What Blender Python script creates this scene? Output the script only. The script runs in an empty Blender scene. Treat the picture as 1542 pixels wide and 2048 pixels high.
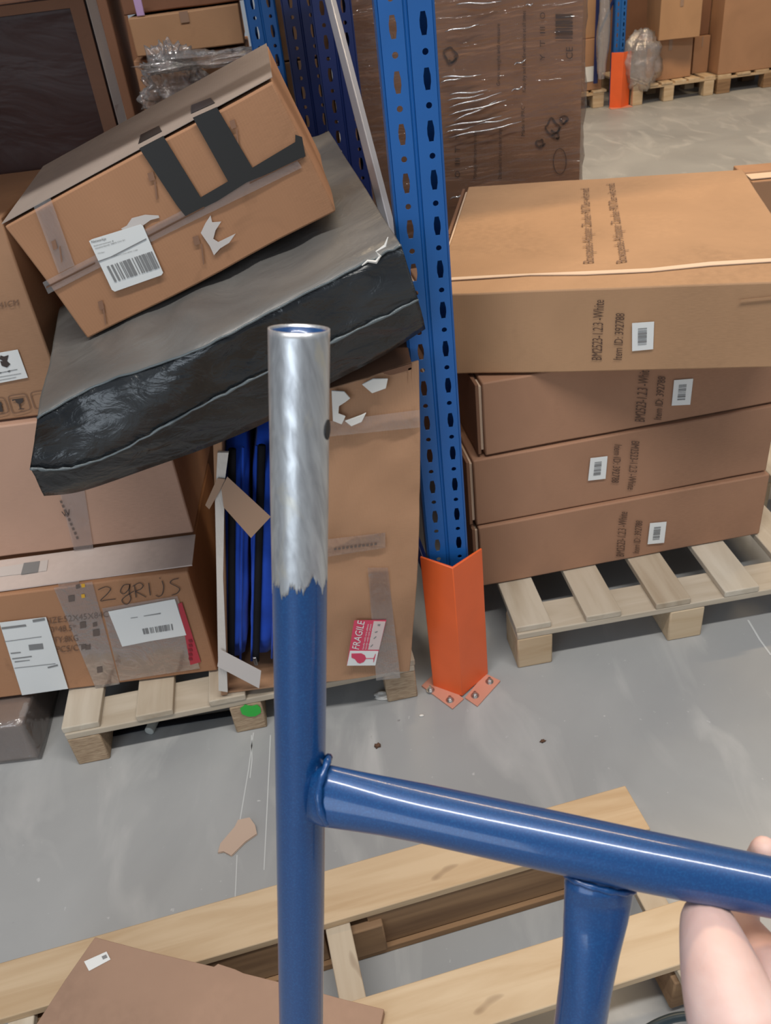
import bpy, bmesh, math, random
import numpy as np
from mathutils import Vector, Matrix, noise

# ------------------------------------------------------------------ camera
FPX, CX, CY, CAMZ = 1690.0, 771.0, 1024.0, 1.55
_d = np.array([1078.0-CX, 3440.0-CY, FPX]); _d /= np.linalg.norm(_d)      # straight down, in camera axes
_up = -_d
_yy = np.array([0, 0, 1.0]); _yy = _yy-_up*(_yy@_up); _yy /= np.linalg.norm(_yy)
_xx = np.cross(_yy, _up)
if _xx[0] < 0: _xx = -_xx
RC = np.array([_xx, _yy, _up]); CC = np.array([0, 0, CAMZ])
scn = bpy.context.scene
cam = bpy.data.cameras.new('camera'); camo = bpy.data.objects.new('camera', cam)
scn.collection.objects.link(camo); scn.camera = camo
cam.sensor_fit = 'HORIZONTAL'; cam.sensor_width = 36; cam.lens = 36*FPX/1542; cam.clip_start = .02
cam.dof.use_dof = True; cam.dof.focus_distance = .95; cam.dof.aperture_fstop = 26
camo.matrix_world = Matrix([[*( RC[i, 0], -RC[i, 1], -RC[i, 2]), CC[i]] for i in range(3)]+[[0, 0, 0, 1]])

# ------------------------------------------------------------------ world, lights, exposure
world = bpy.data.worlds.new('world'); scn.world = world; world.use_nodes = True
wb = world.node_tree.nodes['Background']; wb.inputs[0].default_value = (.84, .91, 1.0, 1); wb.inputs[1].default_value = .29
vs = scn.view_settings
vs.view_transform = 'Standard'; vs.look = 'None'; vs.gamma = 1; vs.use_curve_mapping = False; vs.exposure = -0.08

def area(name, loc, aim, sx, sy, power, col):
    l = bpy.data.lights.new(name, 'AREA'); l.shape = 'RECTANGLE'; l.size = sx; l.size_y = sy; l.energy = power; l.color = col
    o = bpy.data.objects.new(name, l); scn.collection.objects.link(o); o.location = loc
    d = (Vector(aim)-Vector(loc)); o.rotation_euler = (0, 0, .09) if abs(d.x)+abs(d.y) < .01 else d.to_track_quat('-Z', 'Y').to_euler()
    return o
area('aisle_lamp', (.3, -.4, 5.6), (.3, -.4, 0), 5.0, .22, 270, (1, .96, .90))
area('back_aisle_lamp', (1.5, 5.2, 5.6), (1.5, 5.2, 0), 6.0, .25, 360, (1, .74, .44))
area('loading_door_daylight', (-3.2, -5.5, 2.6), (0, 1.5, .4), 4.0, 3.6, 150, (.80, .90, 1.0))

# ------------------------------------------------------------------ pixel helpers (points on real surfaces)
def ray(u, v): return RC@np.array([(u-CX)/FPX, (v-CY)/FPX, 1.0])
def on_z(u, v, z=0.0):
    r = ray(u, v); return CC+r*(z-CAMZ)/r[2]
def on_y(u, v, y):
    r = ray(u, v); return CC+r*y/r[1]
def at_depth(u, v, D): return CC+D*ray(u, v)
def on_plane(u, v, P, n):
    r = ray(u, v); return CC+r*((np.array(P)-CC)@n)/(r@n)

# ------------------------------------------------------------------ object helpers
COL = scn.collection
def tag(o, label=None, cat=None, group=None, kind=None):
    if label: o['label'] = label
    if cat: o['category'] = cat
    if group: o['group'] = group
    if kind: o['kind'] = kind
    return o
def root(name, loc, eul=(0, 0, 0), **k):
    o = bpy.data.objects.new(name, None); COL.objects.link(o); o.location = loc; o.rotation_euler = eul
    o.empty_display_size = .05
    return tag(o, **k)
def mesh(name, V, F, mat, parent=None, smooth=False, bevel=0, loc=None, eul=None, sub=0, seg=2):
    me = bpy.data.meshes.new(name); me.from_pydata([tuple(map(float, v)) for v in V], [], F); me.update()
    if mat: me.materials.append(mat)
    o = bpy.data.objects.new(name, me); COL.objects.link(o)
    if parent is not None: o.parent = parent
    if loc is not None: o.location = loc
    if eul is not None: o.rotation_euler = eul
    if bevel:
        m = o.modifiers.new('bevel', 'BEVEL'); m.width = bevel; m.segments = seg; m.limit_method = 'ANGLE'; m.angle_limit = math.radians(40)
        smooth = True
    if sub:
        m = o.modifiers.new('subdivision', 'SUBSURF'); m.levels = sub; m.render_levels = sub
    if smooth:
        me.polygons.foreach_set('use_smooth', [True]*len(me.polygons))
    if bevel:
        try: me.set_sharp_from_angle(angle=math.radians(60))
        except Exception: pass
    return o
BF = [(0, 3, 2, 1), (4, 5, 6, 7), (0, 1, 5, 4), (1, 2, 6, 5), (2, 3, 7, 6), (3, 0, 4, 7)]
def boxv(x0, y0, z0, x1, y1, z1):
    return [(x0, y0, z0), (x1, y0, z0), (x1, y1, z0), (x0, y1, z0), (x0, y0, z1), (x1, y0, z1), (x1, y1, z1), (x0, y1, z1)]
def box(name, a, b, mat, parent=None, bevel=.002, **k):
    return mesh(name, boxv(*a, *b), BF, mat, parent, bevel=bevel, **k)
def gridbox(w, d, h, n=7, amp=.002, seed=0, bulge=0.0):
    """a box whose faces are subdivided and slightly dented and bulged"""
    V = []; F = []; idx = {}
    def vert(p):
        k = tuple(round(c, 5) for c in p)
        if k not in idx:
            x, y, z = p; q = Vector((x, y, z))
            nv = noise.noise_vector(q*6+Vector((seed*3.1, seed, 0)))*amp
            sx, sy, sz = [math.sin(math.pi*min(max(c/m, 0), 1)) for c, m in ((x, w), (y, d), (z, h))]
            b = Vector((((x > w/2)*2-1)*sy*sz*(1 if x in (0, w) else 0), ((y > d/2)*2-1)*sx*sz*(1 if y in (0, d) else 0), ((z > h/2)*2-1)*sx*sy*(1 if z in (0, h) else 0)))*bulge
            idx[k] = len(V); V.append(tuple(q+nv+b))
        return idx[k]
    def face(fn, flip):
        for i in range(n):
            for j in range(n):
                q = [vert(fn(a/n, b/n)) for a, b in ((i, j), (i+1, j), (i+1, j+1), (i, j+1))]
                F.append(q[::-1] if flip else q)
    face(lambda a, b: (a*w, 0, b*h), False); face(lambda a, b: (a*w, d, b*h), True)
    face(lambda a, b: (0, a*d, b*h), True); face(lambda a, b: (w, a*d, b*h), False)
    face(lambda a, b: (a*w, b*d, 0), True); face(lambda a, b: (a*w, b*d, h), False)
    return V, F
def tube_mesh(pts, rads, n=20, cap=True, closed=False):
    """round or oval tube through pts; rads = r or (ra, rb, side vector)"""
    V = []; F = []; P = [np.array(p, float) for p in pts]
    prev = None
    for i, p in enumerate(P):
        t = P[min(i+1, len(P)-1)]-P[max(i-1, 0)]; t /= np.linalg.norm(t)
        r = rads[i] if hasattr(rads, '__len__') else rads
        if hasattr(r, '__len__'): ra, rb, s = r; s = np.array(s, float)
        else: ra = rb = r; s = prev if prev is not None else (np.array([1, 0, 0.]) if abs(t[0]) < .8 else np.array([0, 0, 1.]))
        s = s-t*(s@t); s /= np.linalg.norm(s); u = np.cross(t, s); prev = s
        for k in range(n):
            a = 2*math.pi*k/n; V.append(tuple(p+s*ra*math.cos(a)+u*rb*math.sin(a)))
    for i in range(len(P)-1):
        for k in range(n):
            F.append((i*n+k, i*n+(k+1) % n, (i+1)*n+(k+1) % n, (i+1)*n+k))
    if cap: F.append(tuple(range(n))[::-1]); F.append(tuple(range((len(P)-1)*n, len(P)*n)))
    return V, F
def smoothpts(P, n=8):
    P = [np.array(p, float) for p in P]; out = []
    for i in range(len(P)-1):
        a = P[max(i-1, 0)]; b = P[i]; c = P[i+1]; d = P[min(i+2, len(P)-1)]
        for k in range(n):
            t = k/n; out.append(.5*((2*b)+(-a+c)*t+(2*a-5*b+4*c-d)*t*t+(-a+3*b-3*c+d)*t**3))
    out.append(P[-1]); return out

# ------------------------------------------------------------------ materials
def nodes(name):
    m = bpy.data.materials.new(name); m.use_nodes = True; nt = m.node_tree; return m, nt, nt.nodes['Principled BSDF']
def nd(nt, t, **k):
    n = nt.nodes.new(t)
    for a, b in k.items():
        if a.startswith('i_'): n.inputs[a[2:].replace('_', ' ')].default_value = b
        else: setattr(n, a, b)
    return n
def mixcol(nt, fac, a, b, blend='MIX'):
    m = nt.nodes.new('ShaderNodeMix'); m.data_type = 'RGBA'; m.blend_type = blend
    for s, v in ((0, fac), (6, a), (7, b)):
        if isinstance(v, (int, float)): m.inputs[s].default_value = v
        elif isinstance(v, tuple): m.inputs[s].default_value = (*v[:3], 1)
        else: nt.links.new(v, m.inputs[s])
    return m.outputs[2]
def ramp(nt, src, p0, p1):
    r = nt.nodes.new('ShaderNodeMapRange'); r.inputs[1].default_value = p0; r.inputs[2].default_value = p1
    nt.links.new(src, r.inputs[0]); return r.outputs[0]
def noise_n(nt, scale, vec=None, detail=3, dist=0):
    n = nd(nt, 'ShaderNodeTexNoise'); n.inputs['Scale'].default_value = scale; n.inputs['Detail'].default_value = detail; n.inputs['Distortion'].default_value = dist
    if vec is not None: nt.links.new(vec, n.inputs['Vector'])
    return n.outputs[0]
def objcoord(nt, scale=(1, 1, 1)):
    tc = nt.nodes.new('ShaderNodeTexCoord'); mp = nt.nodes.new('ShaderNodeMapping'); mp.inputs['Scale'].default_value = scale
    nt.links.new(tc.outputs['Object'], mp.inputs[0]); return mp.outputs[0]
def bump(nt, b, h, strength=.3, dist=.002):
    n = nt.nodes.new('ShaderNodeBump'); n.inputs['Strength'].default_value = strength; n.inputs['Distance'].default_value = dist
    nt.links.new(h, n.inputs['Height']); nt.links.new(n.outputs[0], b.inputs['Normal'])
def plain(name, col, rough=.6, metal=0, coat=0, spec=.5):
    m, nt, b = nodes(name); b.inputs['Base Color'].default_value = (*col, 1); b.inputs['Roughness'].default_value = rough
    b.inputs['Metallic'].default_value = metal; b.inputs['Coat Weight'].default_value = coat; b.inputs['Specular IOR Level'].default_value = spec
    return m
def cardboard(name, col, dirt=.25, corr=.12, rough=.75):
    m, nt, b = nodes(name); v = objcoord(nt)
    big = noise_n(nt, 3.0, v, 4, .6); dark = tuple(c*.78 for c in col)
    c = mixcol(nt, ramp(nt, big, .40, .68), col, dark)
    f = noise_n(nt, 60, objcoord(nt, (1, 1, 9)), 3); c = mixcol(nt, ramp(nt, f, .35, .8), c, tuple(x*.93 for x in col))
    st = noise_n(nt, 9, v, 5, 1.5); sc = ramp(nt, st, .62, .8)
    mm = nt.nodes.new('ShaderNodeMath'); mm.operation = 'MULTIPLY'; nt.links.new(sc, mm.inputs[0]); mm.inputs[1].default_value = dirt
    c = mixcol(nt, mm.outputs[0], c, tuple(x*.55 for x in col))
    nt.links.new(c, b.inputs['Base Color']); b.inputs['Roughness'].default_value = rough; b.inputs['Specular IOR Level'].default_value = .3
    w = nt.nodes.new('ShaderNodeTexWave'); w.inputs['Scale'].default_value = 60; w.bands_direction = 'X'; nt.links.new(v, w.inputs['Vector'])
    ad = nt.nodes.new('ShaderNodeMath'); ad.operation = 'ADD'; nt.links.new(w.outputs['Fac'], ad.inputs[0]); nt.links.new(big, ad.inputs[1])
    bump(nt, b, ad.outputs[0], corr, .001)
    return m
def wood(name, a, bcol, rough=.75, chip=False):
    m, nt, b = nodes(name)
    oi = nt.nodes.new('ShaderNodeObjectInfo')
    v = objcoord(nt, (1.6, 16, 16)); off = nt.nodes.new('ShaderNodeVectorMath'); off.operation = 'ADD'; nt.links.new(v, off.inputs[0])
    cmb = nt.nodes.new('ShaderNodeCombineXYZ'); mu = nt.nodes.new('ShaderNodeMath'); mu.operation = 'MULTIPLY'; mu.inputs[1].default_value = 40
    nt.links.new(oi.outputs['Random'], mu.inputs[0]); nt.links.new(mu.outputs[0], cmb.inputs[1]); nt.links.new(cmb.outputs[0], off.inputs[1])
    g = noise_n(nt, 1.6 if not chip else 25, off.outputs[0], 6, .8)
    c = mixcol(nt, ramp(nt, g, .35, .72), a, bcol)
    tint = mixcol(nt, oi.outputs['Random'], (1, 1, 1), (.80, .74, .68))
    c = mixcol(nt, 1.0, c, tint, 'MULTIPLY')
    k = noise_n(nt, 7, objcoord(nt, (1, 2, 2)), 2, 0); c = mixcol(nt, ramp(nt, k, .73, .78), c, (.13, .07, .04))
    nt.links.new(c, b.inputs['Base Color']); b.inputs['Roughness'].default_value = rough; b.inputs['Specular IOR Level'].default_value = .25
    bump(nt, b, g, .5 if not chip else 1, .0015)
    return m
def glossfilm(name, col=(1, 1, 1), gloss=.16, scale=14, stretch=(1, 1, 6), rough=.08, haze=.06, bstr=.9, fm=.6):
    """thin clear plastic: transparent with wrinkled glossy reflections"""
    m = bpy.data.materials.new(name); m.use_nodes = True; nt = m.node_tree; nt.nodes.remove(nt.nodes['Principled BSDF'])
    out = nt.nodes['Material Output']
    tr = nd(nt, 'ShaderNodeBsdfTransparent'); tr.inputs[0].default_value = (*col, 1)
    gl = nd(nt, 'ShaderNodeBsdfGlossy'); gl.inputs['Roughness'].default_value = rough
    df = nd(nt, 'ShaderNodeBsdfDiffuse'); df.inputs[0].default_value = (.75, .75, .78, 1)
    h = noise_n(nt, scale, objcoord(nt, stretch), 4, 1.0)
    bp = nd(nt, 'ShaderNodeBump'); bp.inputs['Strength'].default_value = bstr; bp.inputs['Distance'].default_value = .01
    nt.links.new(h, bp.inputs['Height']); nt.links.new(bp.outputs[0], gl.inputs['Normal'])
    m1 = nd(nt, 'ShaderNodeMixShader'); m1.inputs[0].default_value = haze; nt.links.new(tr.outputs[0], m1.inputs[1]); nt.links.new(df.outputs[0], m1.inputs[2])
    fr = nd(nt, 'ShaderNodeLayerWeight'); fr.inputs[0].default_value = .3; nt.links.new(bp.outputs[0], fr.inputs['Normal'])
    ml = nd(nt, 'ShaderNodeMath'); ml.operation = 'MULTIPLY_ADD'; nt.links.new(fr.outputs['Fresnel'], ml.inputs[0]); ml.inputs[1].default_value = fm; ml.inputs[2].default_value = gloss
    m2 = nd(nt, 'ShaderNodeMixShader'); nt.links.new(ml.outputs[0], m2.inputs[0]); nt.links.new(m1.outputs[0], m2.inputs[1]); nt.links.new(gl.outputs[0], m2.inputs[2])
    nt.links.new(m2.outputs[0], out.inputs[0])
    return m

KR_BROWN = cardboard('cardboard_brown', (.42, .235, .135), .15, .06)
KR_RIGHT = cardboard('cardboard_right_stack', (.38, .205, .125), .10, .05)
KR_TOP = cardboard('cardboard_light', (.46, .27, .15), .15, .05)
KR_TILT = cardboard('cardboard_worn', (.42, .215, .115), .45, .12)
KR_PINK = cardboard('cardboard_pinkish', (.50, .31, .225), .12, .05)
KR_FRAG = cardboard('cardboard_crumpled', (.42, .235, .135), .35, .25)
KR_DARK = cardboard('cardboard_dark', (.22, .11, .065), .3, .1)
KR_WRAP = cardboard('cardboard_printed', (.38, .215, .13), .25, .05)
KR_GREY = cardboard('cardboard_top_glare', (.35, .29, .255), .2, .05)  # lid of the tilted carton: film glare put into a greyer colour
KR_SHEET = cardboard('cardboard_flat_sheet', (.37, .235, .165), .2, .04)
KR_EDGE = plain('cardboard_cut_edge', (.70, .52, .38), .8)
INSIDE = plain('cardboard_inside', (.12, .06, .035), .9)
PINE = wood('pine_board', (.64, .51, .355), (.50, .36, .22))
PINE_PALE = wood('pine_board_pale', (.58, .52, .43), (.46, .39, .30))
PINE_DARK = wood('pine_board_brown', (.36, .23, .13), (.20, .12, .07))
CHIP = wood('chipboard_block', (.50, .38, .26), (.28, .19, .12), .9, True)
INK = plain('black_ink', (.05, .035, .03), .7)
SMUDGE = plain('smudged_print', (.13, .095, .08), .6)
FAINT = plain('faint_print', (.24, .125, .075), .7)
INK_FADE = plain('faded_ink', (.17, .095, .06), .7)
GREYINK = plain('grey_print', (.22, .22, .22), .7)
PAPER = plain('white_label_paper', (.74, .75, .74), .5)
PAPER2 = plain('torn_paper', (.58, .53, .50), .8)
BTAPE = plain('black_tape', (.022, .022, .022), .32)
CLEARTAPE = glossfilm('clear_tape', (.985, .96, .94), .05, 14, (1, 1, 1), .14, .07, .3)
BROWNTAPE = plain('brown_tape', (.33, .215, .15), .28, spec=.6)
FILM = glossfilm('stretch_film', (.95, .92, .90), .05, 9, (.6, 1, 4), .07, .02, .8)
BUBBLE = glossfilm('bubble_wrap', (.95, .94, .92), .15, 30, (1, 1, 1), .1, .16, 1.0)
FILM2 = glossfilm('dull_film', (.92, .88, .87), .008, 6, (.6, 1, 1.5), .3, .006, .5, .12)
FOAM = plain('white_foam', (.72, .70, .66), .85)
WHITEBOARD = cardboard('white_board_edge', (.66, .61, .56), .4, .3)
RACKBLUE = None
def paint(name, col, rough=.42, coat=.2, spot=.0):
    m, nt, b = nodes(name); v = objcoord(nt)
    n = noise_n(nt, 6, v, 5, .5); c = mixcol(nt, ramp(nt, n, .3, .8), col, tuple(x*.86 for x in col))
    nt.links.new(c, b.inputs['Base Color']); b.inputs['Roughness'].default_value = rough; b.inputs['Coat Weight'].default_value = coat; b.inputs['Coat Roughness'].default_value = .2
    bump(nt, b, noise_n(nt, 300, v, 2), .08, .0005)
    return m
RACKBLUE = paint('rack_blue_paint', (.006, .105, .37), .5)
RACKSHADED = paint('rack_shaded_blue_paint', (.004, .018, .115), .45)  # the rack blue again, with the bay's shade put into the colour
ORANGE = paint('orange_guard_paint', (.86, .135, .028), .45)
ORANGEBASE = paint('scuffed_orange_plate', (.62, .27, .19), .6)
STEEL = plain('zinc_steel', (.55, .55, .55), .35, 1)
BLUEFAB = None
def fabric(name, col):
    m, nt, b = nodes(name); v = objcoord(nt)
    c = mixcol(nt, ramp(nt, noise_n(nt, 12, v, 4), .3, .7), col, tuple(x*.65 for x in col))
    nt.links.new(c, b.inputs['Base Color']); b.inputs['Roughness'].default_value = .85; b.inputs['Sheen Weight'].default_value = .1 if col[2] > .1 else 0; b.inputs['Specular IOR Level'].default_value = .2
    bump(nt, b, noise_n(nt, 500, v, 2), .3, .0006); return m
BLUEFAB = fabric('royal_blue_fabric', (.014, .075, .52))
BLACKFAB = fabric('black_zip_tape', (.010, .010, .014))

# concrete floor
def floor_mat():
    m, nt, b = nodes('polished_concrete'); v = objcoord(nt)
    c = mixcol(nt, ramp(nt, noise_n(nt, 1.6, v, 6, .8), .35, .68), (.37, .375, .375), (.285, .29, .295))
    c = mixcol(nt, ramp(nt, noise_n(nt, 7, objcoord(nt, (1, .35, 1)), 6, 1.2), .52, .75), c, (.44, .44, .435))
    c = mixcol(nt, ramp(nt, noise_n(nt, 55, v, 3, 0), .70, .78), c, (.52, .52, .52))
    c = mixcol(nt, ramp(nt, noise_n(nt, 23, v, 3, 0), .74, .80), c, (.16, .15, .15))
    nt.links.new(c, b.inputs['Base Color']); r = ramp(nt, noise_n(nt, 4, v, 4), .2, .8)
    rr = nd(nt, 'ShaderNodeMapRange'); rr.inputs[3].default_value = .42; rr.inputs[4].default_value = .62; nt.links.new(r, rr.inputs[0]); nt.links.new(rr.outputs[0], b.inputs['Roughness'])
    b.inputs['Specular IOR Level'].default_value = .4
    bump(nt, b, noise_n(nt, 120, v, 4), .08, .001); return m
FLOOR = floor_mat()

# ------------------------------------------------------------------ framed boxes and flat decals on their faces
class Box:
    def __init__(s, name, P, eul, dims, **k):
        s.P = np.array(P, float); s.dims = dims
        s.root = root(name, P, eul, **k)
        s.M = np.array(s.root.rotation_euler.to_matrix())
    def px(s, face, u, v):
        o = s.M.T@(CC-s.P); d = s.M.T@ray(u, v); w, dd, h = s.dims
        ax, val = {'front': (1, 0), 'top': (2, h), 'right': (0, w)}[face]
        t = (val-o[ax])/d[ax]; q = o+d*t
        return {'front': (q[0], q[2]), 'top': (q[0], q[1]), 'right': (q[1], q[2])}[face]
    def to3(s, face, a, b, off=0):
        w, dd, h = s.dims
        return {'front': (a, -off, b), 'top': (a, b, h+off), 'right': (w+off, a, b)}[face]
def poly(bx, face, pts, name, mat, parent=None, off=.0006, th=.0005, pix=True, bevel=0):
    q = [bx.px(face, *p) if pix else p for p in pts]
    ar = sum(q[i][0]*q[(i+1) % len(q)][1]-q[(i+1) % len(q)][0]*q[i][1] for i in range(len(q)))
    if ar < 0: q = q[::-1]
    n = len(q)
    V = [bx.to3(face, *p, off) for p in q]+[bx.to3(face, *p, off+th) for p in q]
    F = [tuple(range(n))[::-1], tuple(range(n, 2*n))]+[(i, (i+1) % n, n+(i+1) % n, n+i) for i in range(n)]
    return mesh(name, V, F, mat, parent or bx.root, bevel=bevel)
def strips(bx, face, quads, name, mat, parent=None, off=.0016, th=.0003):
    if name in ('tape_print', 'seam', 'crease') and len(quads) > 1:
        for pts in quads: strips(bx, face, [pts], name, mat, parent, off, th)
        return
    V = []; F = []
    for pts in quads:
        q = [bx.px(face, *p) for p in pts]
        ar = sum(q[i][0]*q[(i+1) % 4][1]-q[(i+1) % 4][0]*q[i][1] for i in range(4))
        if ar < 0: q = q[::-1]
        b = len(V); V += [bx.to3(face, *p, off) for p in q]+[bx.to3(face, *p, off+th) for p in q]
        F += [(b+3, b+2, b+1, b), (b+4, b+5, b+6, b+7)]+[(b+i, b+(i+1) % 4, b+4+(i+1) % 4, b+4+i) for i in range(4)]
    return mesh(name, V, F, mat, parent or bx.root)
def barcode(bx, face, quad, n, parent, seed=1, mat=None, off=.0016, along=True):
    """quad = tl, tr, br, bl; bars across tl->tr"""
    rr = random.Random(seed); tl, tr, br, bl = [np.array(p, float) for p in quad]; Q = []
    t = 0; ws = []
    while t < 1:
        a = rr.choice([.35, .6, 1, 1.6])/n; g = rr.choice([.35, .5, .9])/n; ws.append((t, min(t+a, 1))); t += a+g
    for a, b in ws: Q.append([tl+(tr-tl)*a, tl+(tr-tl)*b, bl+(br-bl)*b, bl+(br-bl)*a])
    return strips(bx, face, Q, 'barcode', mat or GREYINK, parent, off)
_tc = {}
def textmesh(s):
    if s in _tc: return _tc[s]
    cu = bpy.data.curves.new('t', 'FONT'); cu.body = s; cu.resolution_u = 3
    o = bpy.data.objects.new('t', cu); COL.objects.link(o); bpy.context.view_layer.update()
    me = bpy.data.meshes.new_from_object(o.evaluated_get(bpy.context.evaluated_depsgraph_get()))
    V = np.array([v.co[:2] for v in me.vertices]); F = [tuple(p.vertices) for p in me.polygons]
    bpy.data.objects.remove(o); bpy.data.meshes.remove(me)
    _tc[s] = (V, F, .69); return _tc[s]
def text(bx, face, s, p0, p1, hpx, mat=INK, parent=None, off=.0009, bold=0):
    """letters of s from pixel p0 to p1 along the baseline, hpx pixels tall, lying on the face"""
    V, F, cap = textmesh(s); x0, x1 = V[:, 0].min(), V[:, 0].max()
    p0 = np.array(p0, float); p1 = np.array(p1, float); d = p1-p0; n = np.array([d[1], -d[0]])/np.linalg.norm(d)
    a = np.array(bx.px(face, *p0)); b = np.array(bx.px(face, *p1)); c = np.array(bx.px(face, *(p0+n*hpx)))
    U = b-a; W = c-a
    out = [bx.to3(face, *(a+U*(v[0]-x0)/(x1-x0)+W*v[1]/cap), off) for v in V]
    return mesh('printed_text', out, F, mat, parent or bx.root)
def label(bx, face, quad, name='paper_label', mat=PAPER, lab=None, off=.0006):
    o = poly(bx, face, quad, name, mat, off=off)
    if lab: o['label'] = lab
    return o
def tape(bx, face, quad, mat=CLEARTAPE, off=.0026, name='packing_tape'):
    return poly(bx, face, quad, name, mat, off=off)
def body(bx, mat, n=7, amp=.002, seed=0, bulge=.0, name='body'):
    V, F = gridbox(*bx.dims, n, amp, seed, bulge)
    return mesh(name, V, F, mat, bx.root, bevel=.0035)

# ================================================================== THE FLOOR
mesh('floor', [(-9, -7, 0), (11, -7, 0), (11, 15, 0), (-9, 15, 0)], [(0, 1, 2, 3)], FLOOR)['kind'] = 'structure'

# ================================================================== PALLETS
def pallet(label_, loc, yaw, w, d, boards, bw, stringers, blocks, z_top, wood_m, block_m, group=None, t=.018, blk=(.10, .12), cross_w=.10, bottom=False):
    """boards: x of each deck board (running along y); crossboards along x; blocks underneath"""
    r = root('wooden_pallet', loc, (0, 0, yaw), label=label_, cat='pallet', group=group)
    for i, x in enumerate(boards):
        j = random.Random(i+len(label_)); dy = j.uniform(-.006, .006)
        L = d
        mesh('deck_board', boxv(-L/2, -bw/2, -t/2, L/2, bw/2, t/2), BF, wood_m, r, bevel=.0025, loc=(x+bw/2, L/2+dy, z_top-t/2), eul=(0, 0, math.pi/2+j.uniform(-.006, .006)))
    for y in stringers:
        mesh('cross_board', boxv(-w/2, -cross_w/2, -t/2, w/2, cross_w/2, t/2), BF, wood_m, r, bevel=.0025, loc=(w/2, y+cross_w/2, z_top-1.5*t))
        for x in blocks:
            h = z_top-2*t
            mesh('block', boxv(-blk[0]/2, -blk[1]/2, -h/2, blk[0]/2, blk[1]/2, h/2), BF, block_m, r, bevel=.004, loc=(x+blk[0]/2, y+blk[1]/2, h/2))
    return r
pr = pallet('pale pallet under the four long cartons right of the blue post', (.278, 1.483, 0), .072, 1.0, 1.05,
            [.0, .172, .345, .52, .695, .87], .088, [.0, .45, .92], [.0, .385, .80], .133, PINE_PALE, PINE, blk=(.088, .11))
pl = pallet('weathered pallet under the left cartons, one block end with a green paint mark', (-.794, 1.353, 0), .097, .82, 1.05,
            [.0, .168, .335, .50, .665, .735], .085, [.0, .45, .92], [.0, .375, .745], .125, PINE_PALE, CHIP, blk=(.075, .11))
# green paint daub on the middle block (front end)
B0 = Box('tmp', (-.794, 1.353, 0), (0, 0, .097), (.82, 1.05, .1)); 
gp = [(480+0, 1416), (490, 1408), (503, 1411), (514, 1408), (521, 1414), (522, 1424), (511, 1431), (497, 1432), (484, 1427)]
gm = poly(B0, 'front', gp, 'paint_mark', plain('green_paint', (.03, .42, .05), .5), parent=pl, off=.0015, th=.001); gm['label'] = 'green paint mark'
bpy.data.objects.remove(B0.root)
# front pallet at the bottom of the picture
r3 = root('wooden_pallet', (-.775, .812, 0), (0, 0, .168), label='yellow pine pallet in the foreground under the flat cardboard', cat='pallet')
for i, (y0, y1, m_) in enumerate([(-.10, .0, PINE), (-.335, -.238, PINE), (-.55, -.45, PINE), (-.77, -.67, PINE)]):
    mesh('deck_board', boxv(-.595, -(y1-y0)/2, -.009, .595, (y1-y0)/2, .009), BF, m_, r3, bevel=.002, loc=(.59, (y0+y1)/2, .131))
for i, x in enumerate([.02, .562, 1.10]):
    mesh('cross_board', boxv(-.38, -.022, -.009, .38, .022, .009), BF, PINE_PALE, r3, bevel=.002, loc=(x+.03, -.385, .113), eul=(0, 0, math.pi/2))
mesh('stringer', boxv(-.235, -.012, -.048, .235, .012, .048), BF, PINE_DARK, r3, bevel=.002, loc=(.645+.235, -.085, .068))
mesh('stringer', boxv(-.235, -.012, -.048, .235, .012, .048), BF, PINE_DARK, r3, bevel=.002, loc=(.33, -.085, .068))
for y in (-.125, -.36, -.80):
    for x in (.02, .58, 1.10):
        if y == 0 and x == .58: pass
        mesh('block', boxv(-.045, -.045, -.042, .045, .045, .042), BF, PINE_DARK, r3, bevel=.003, loc=(x+.045, y+.06, .06))
for y in (-.065, -.76):
    mesh('bottom_board', boxv(-.595, -.04, -.009, .595, .04, .009), BF, PINE_DARK, r3, bevel=.002, loc=(.59, y, .009))

# ================================================================== RIGHT STACK OF FOUR LONG CARTONS
def end_flaps(bx, mat):
    w, d, h = bx.dims
    for k, (y0, y1, dx) in enumerate(((.004, d*.49, .004), (d*.50, d-.004, .005))):
        V = boxv(-.012-dx, y0, .004, -.008-dx+.004, y1, h-.004)
        mesh('flap', V, BF, mat, bx.root, bevel=.001)
    box('inner_flap', (-.0075, .010, .012), (-.001, d-.01, h-.012), KR_EDGE, bx.root, bevel=0)
RS = []
st = [((.220, 1.651, .136), .094, 'lowest long brown carton lying directly on the pale pallet'),
      ((.216, 1.657, .325), .103, 'second long brown carton from the bottom, its print upside down'),
      ((.246, 1.664, .517), .107, 'third long brown carton, partly shaded by the carton jutting over it'),
      ((.158, 1.721, .709), -.241, 'top long brown carton turned askew, with white flap line and lid print')]
for i, (P, yw, lb) in enumerate(st):
    dims = (.75, .84 if i == 3 else .80, .186)
    b = Box('carton', P, (0, 0, yw), dims, label=lb, cat='carton', group='long cartons stacked on the right pallet')
    body(b, KR_RIGHT if i < 3 else KR_TOP, 8, .0018, i, 0); end_flaps(b, KR_DARK); RS.append(b)
R1, R2, R3, R4 = RS
def item_label(b, quad, seed):
    o = label(b, 'front', quad, off=.003)
    tl, tr, br, bl = [np.array(p, float) for p in quad]
    def q(a, c): return (tl*(1-a)+tr*a)*(1-c)+(bl*(1-a)+br*a)*c
    barcode(b, 'front', [q(.27, .2), q(.27, .8), q(.68, .8), q(.68, .2)], 12, o, seed, off=.0042)
MODEL, ITEM = 'BM2523-1.2.3 -White', 'Item ID: 392788'
INK_R = plain('brown_black_print', (.085, .045, .03), .7)
def ctext(b, s, p0, p1, h, **k): return text(b, 'front', s, p0, p1, h, INK_R, None, .0032)
ctext(R4, MODEL, (1203, 719), (1208, 599), 20); ctext(R4, ITEM, (1243, 719), (1249, 626), 17)
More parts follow.
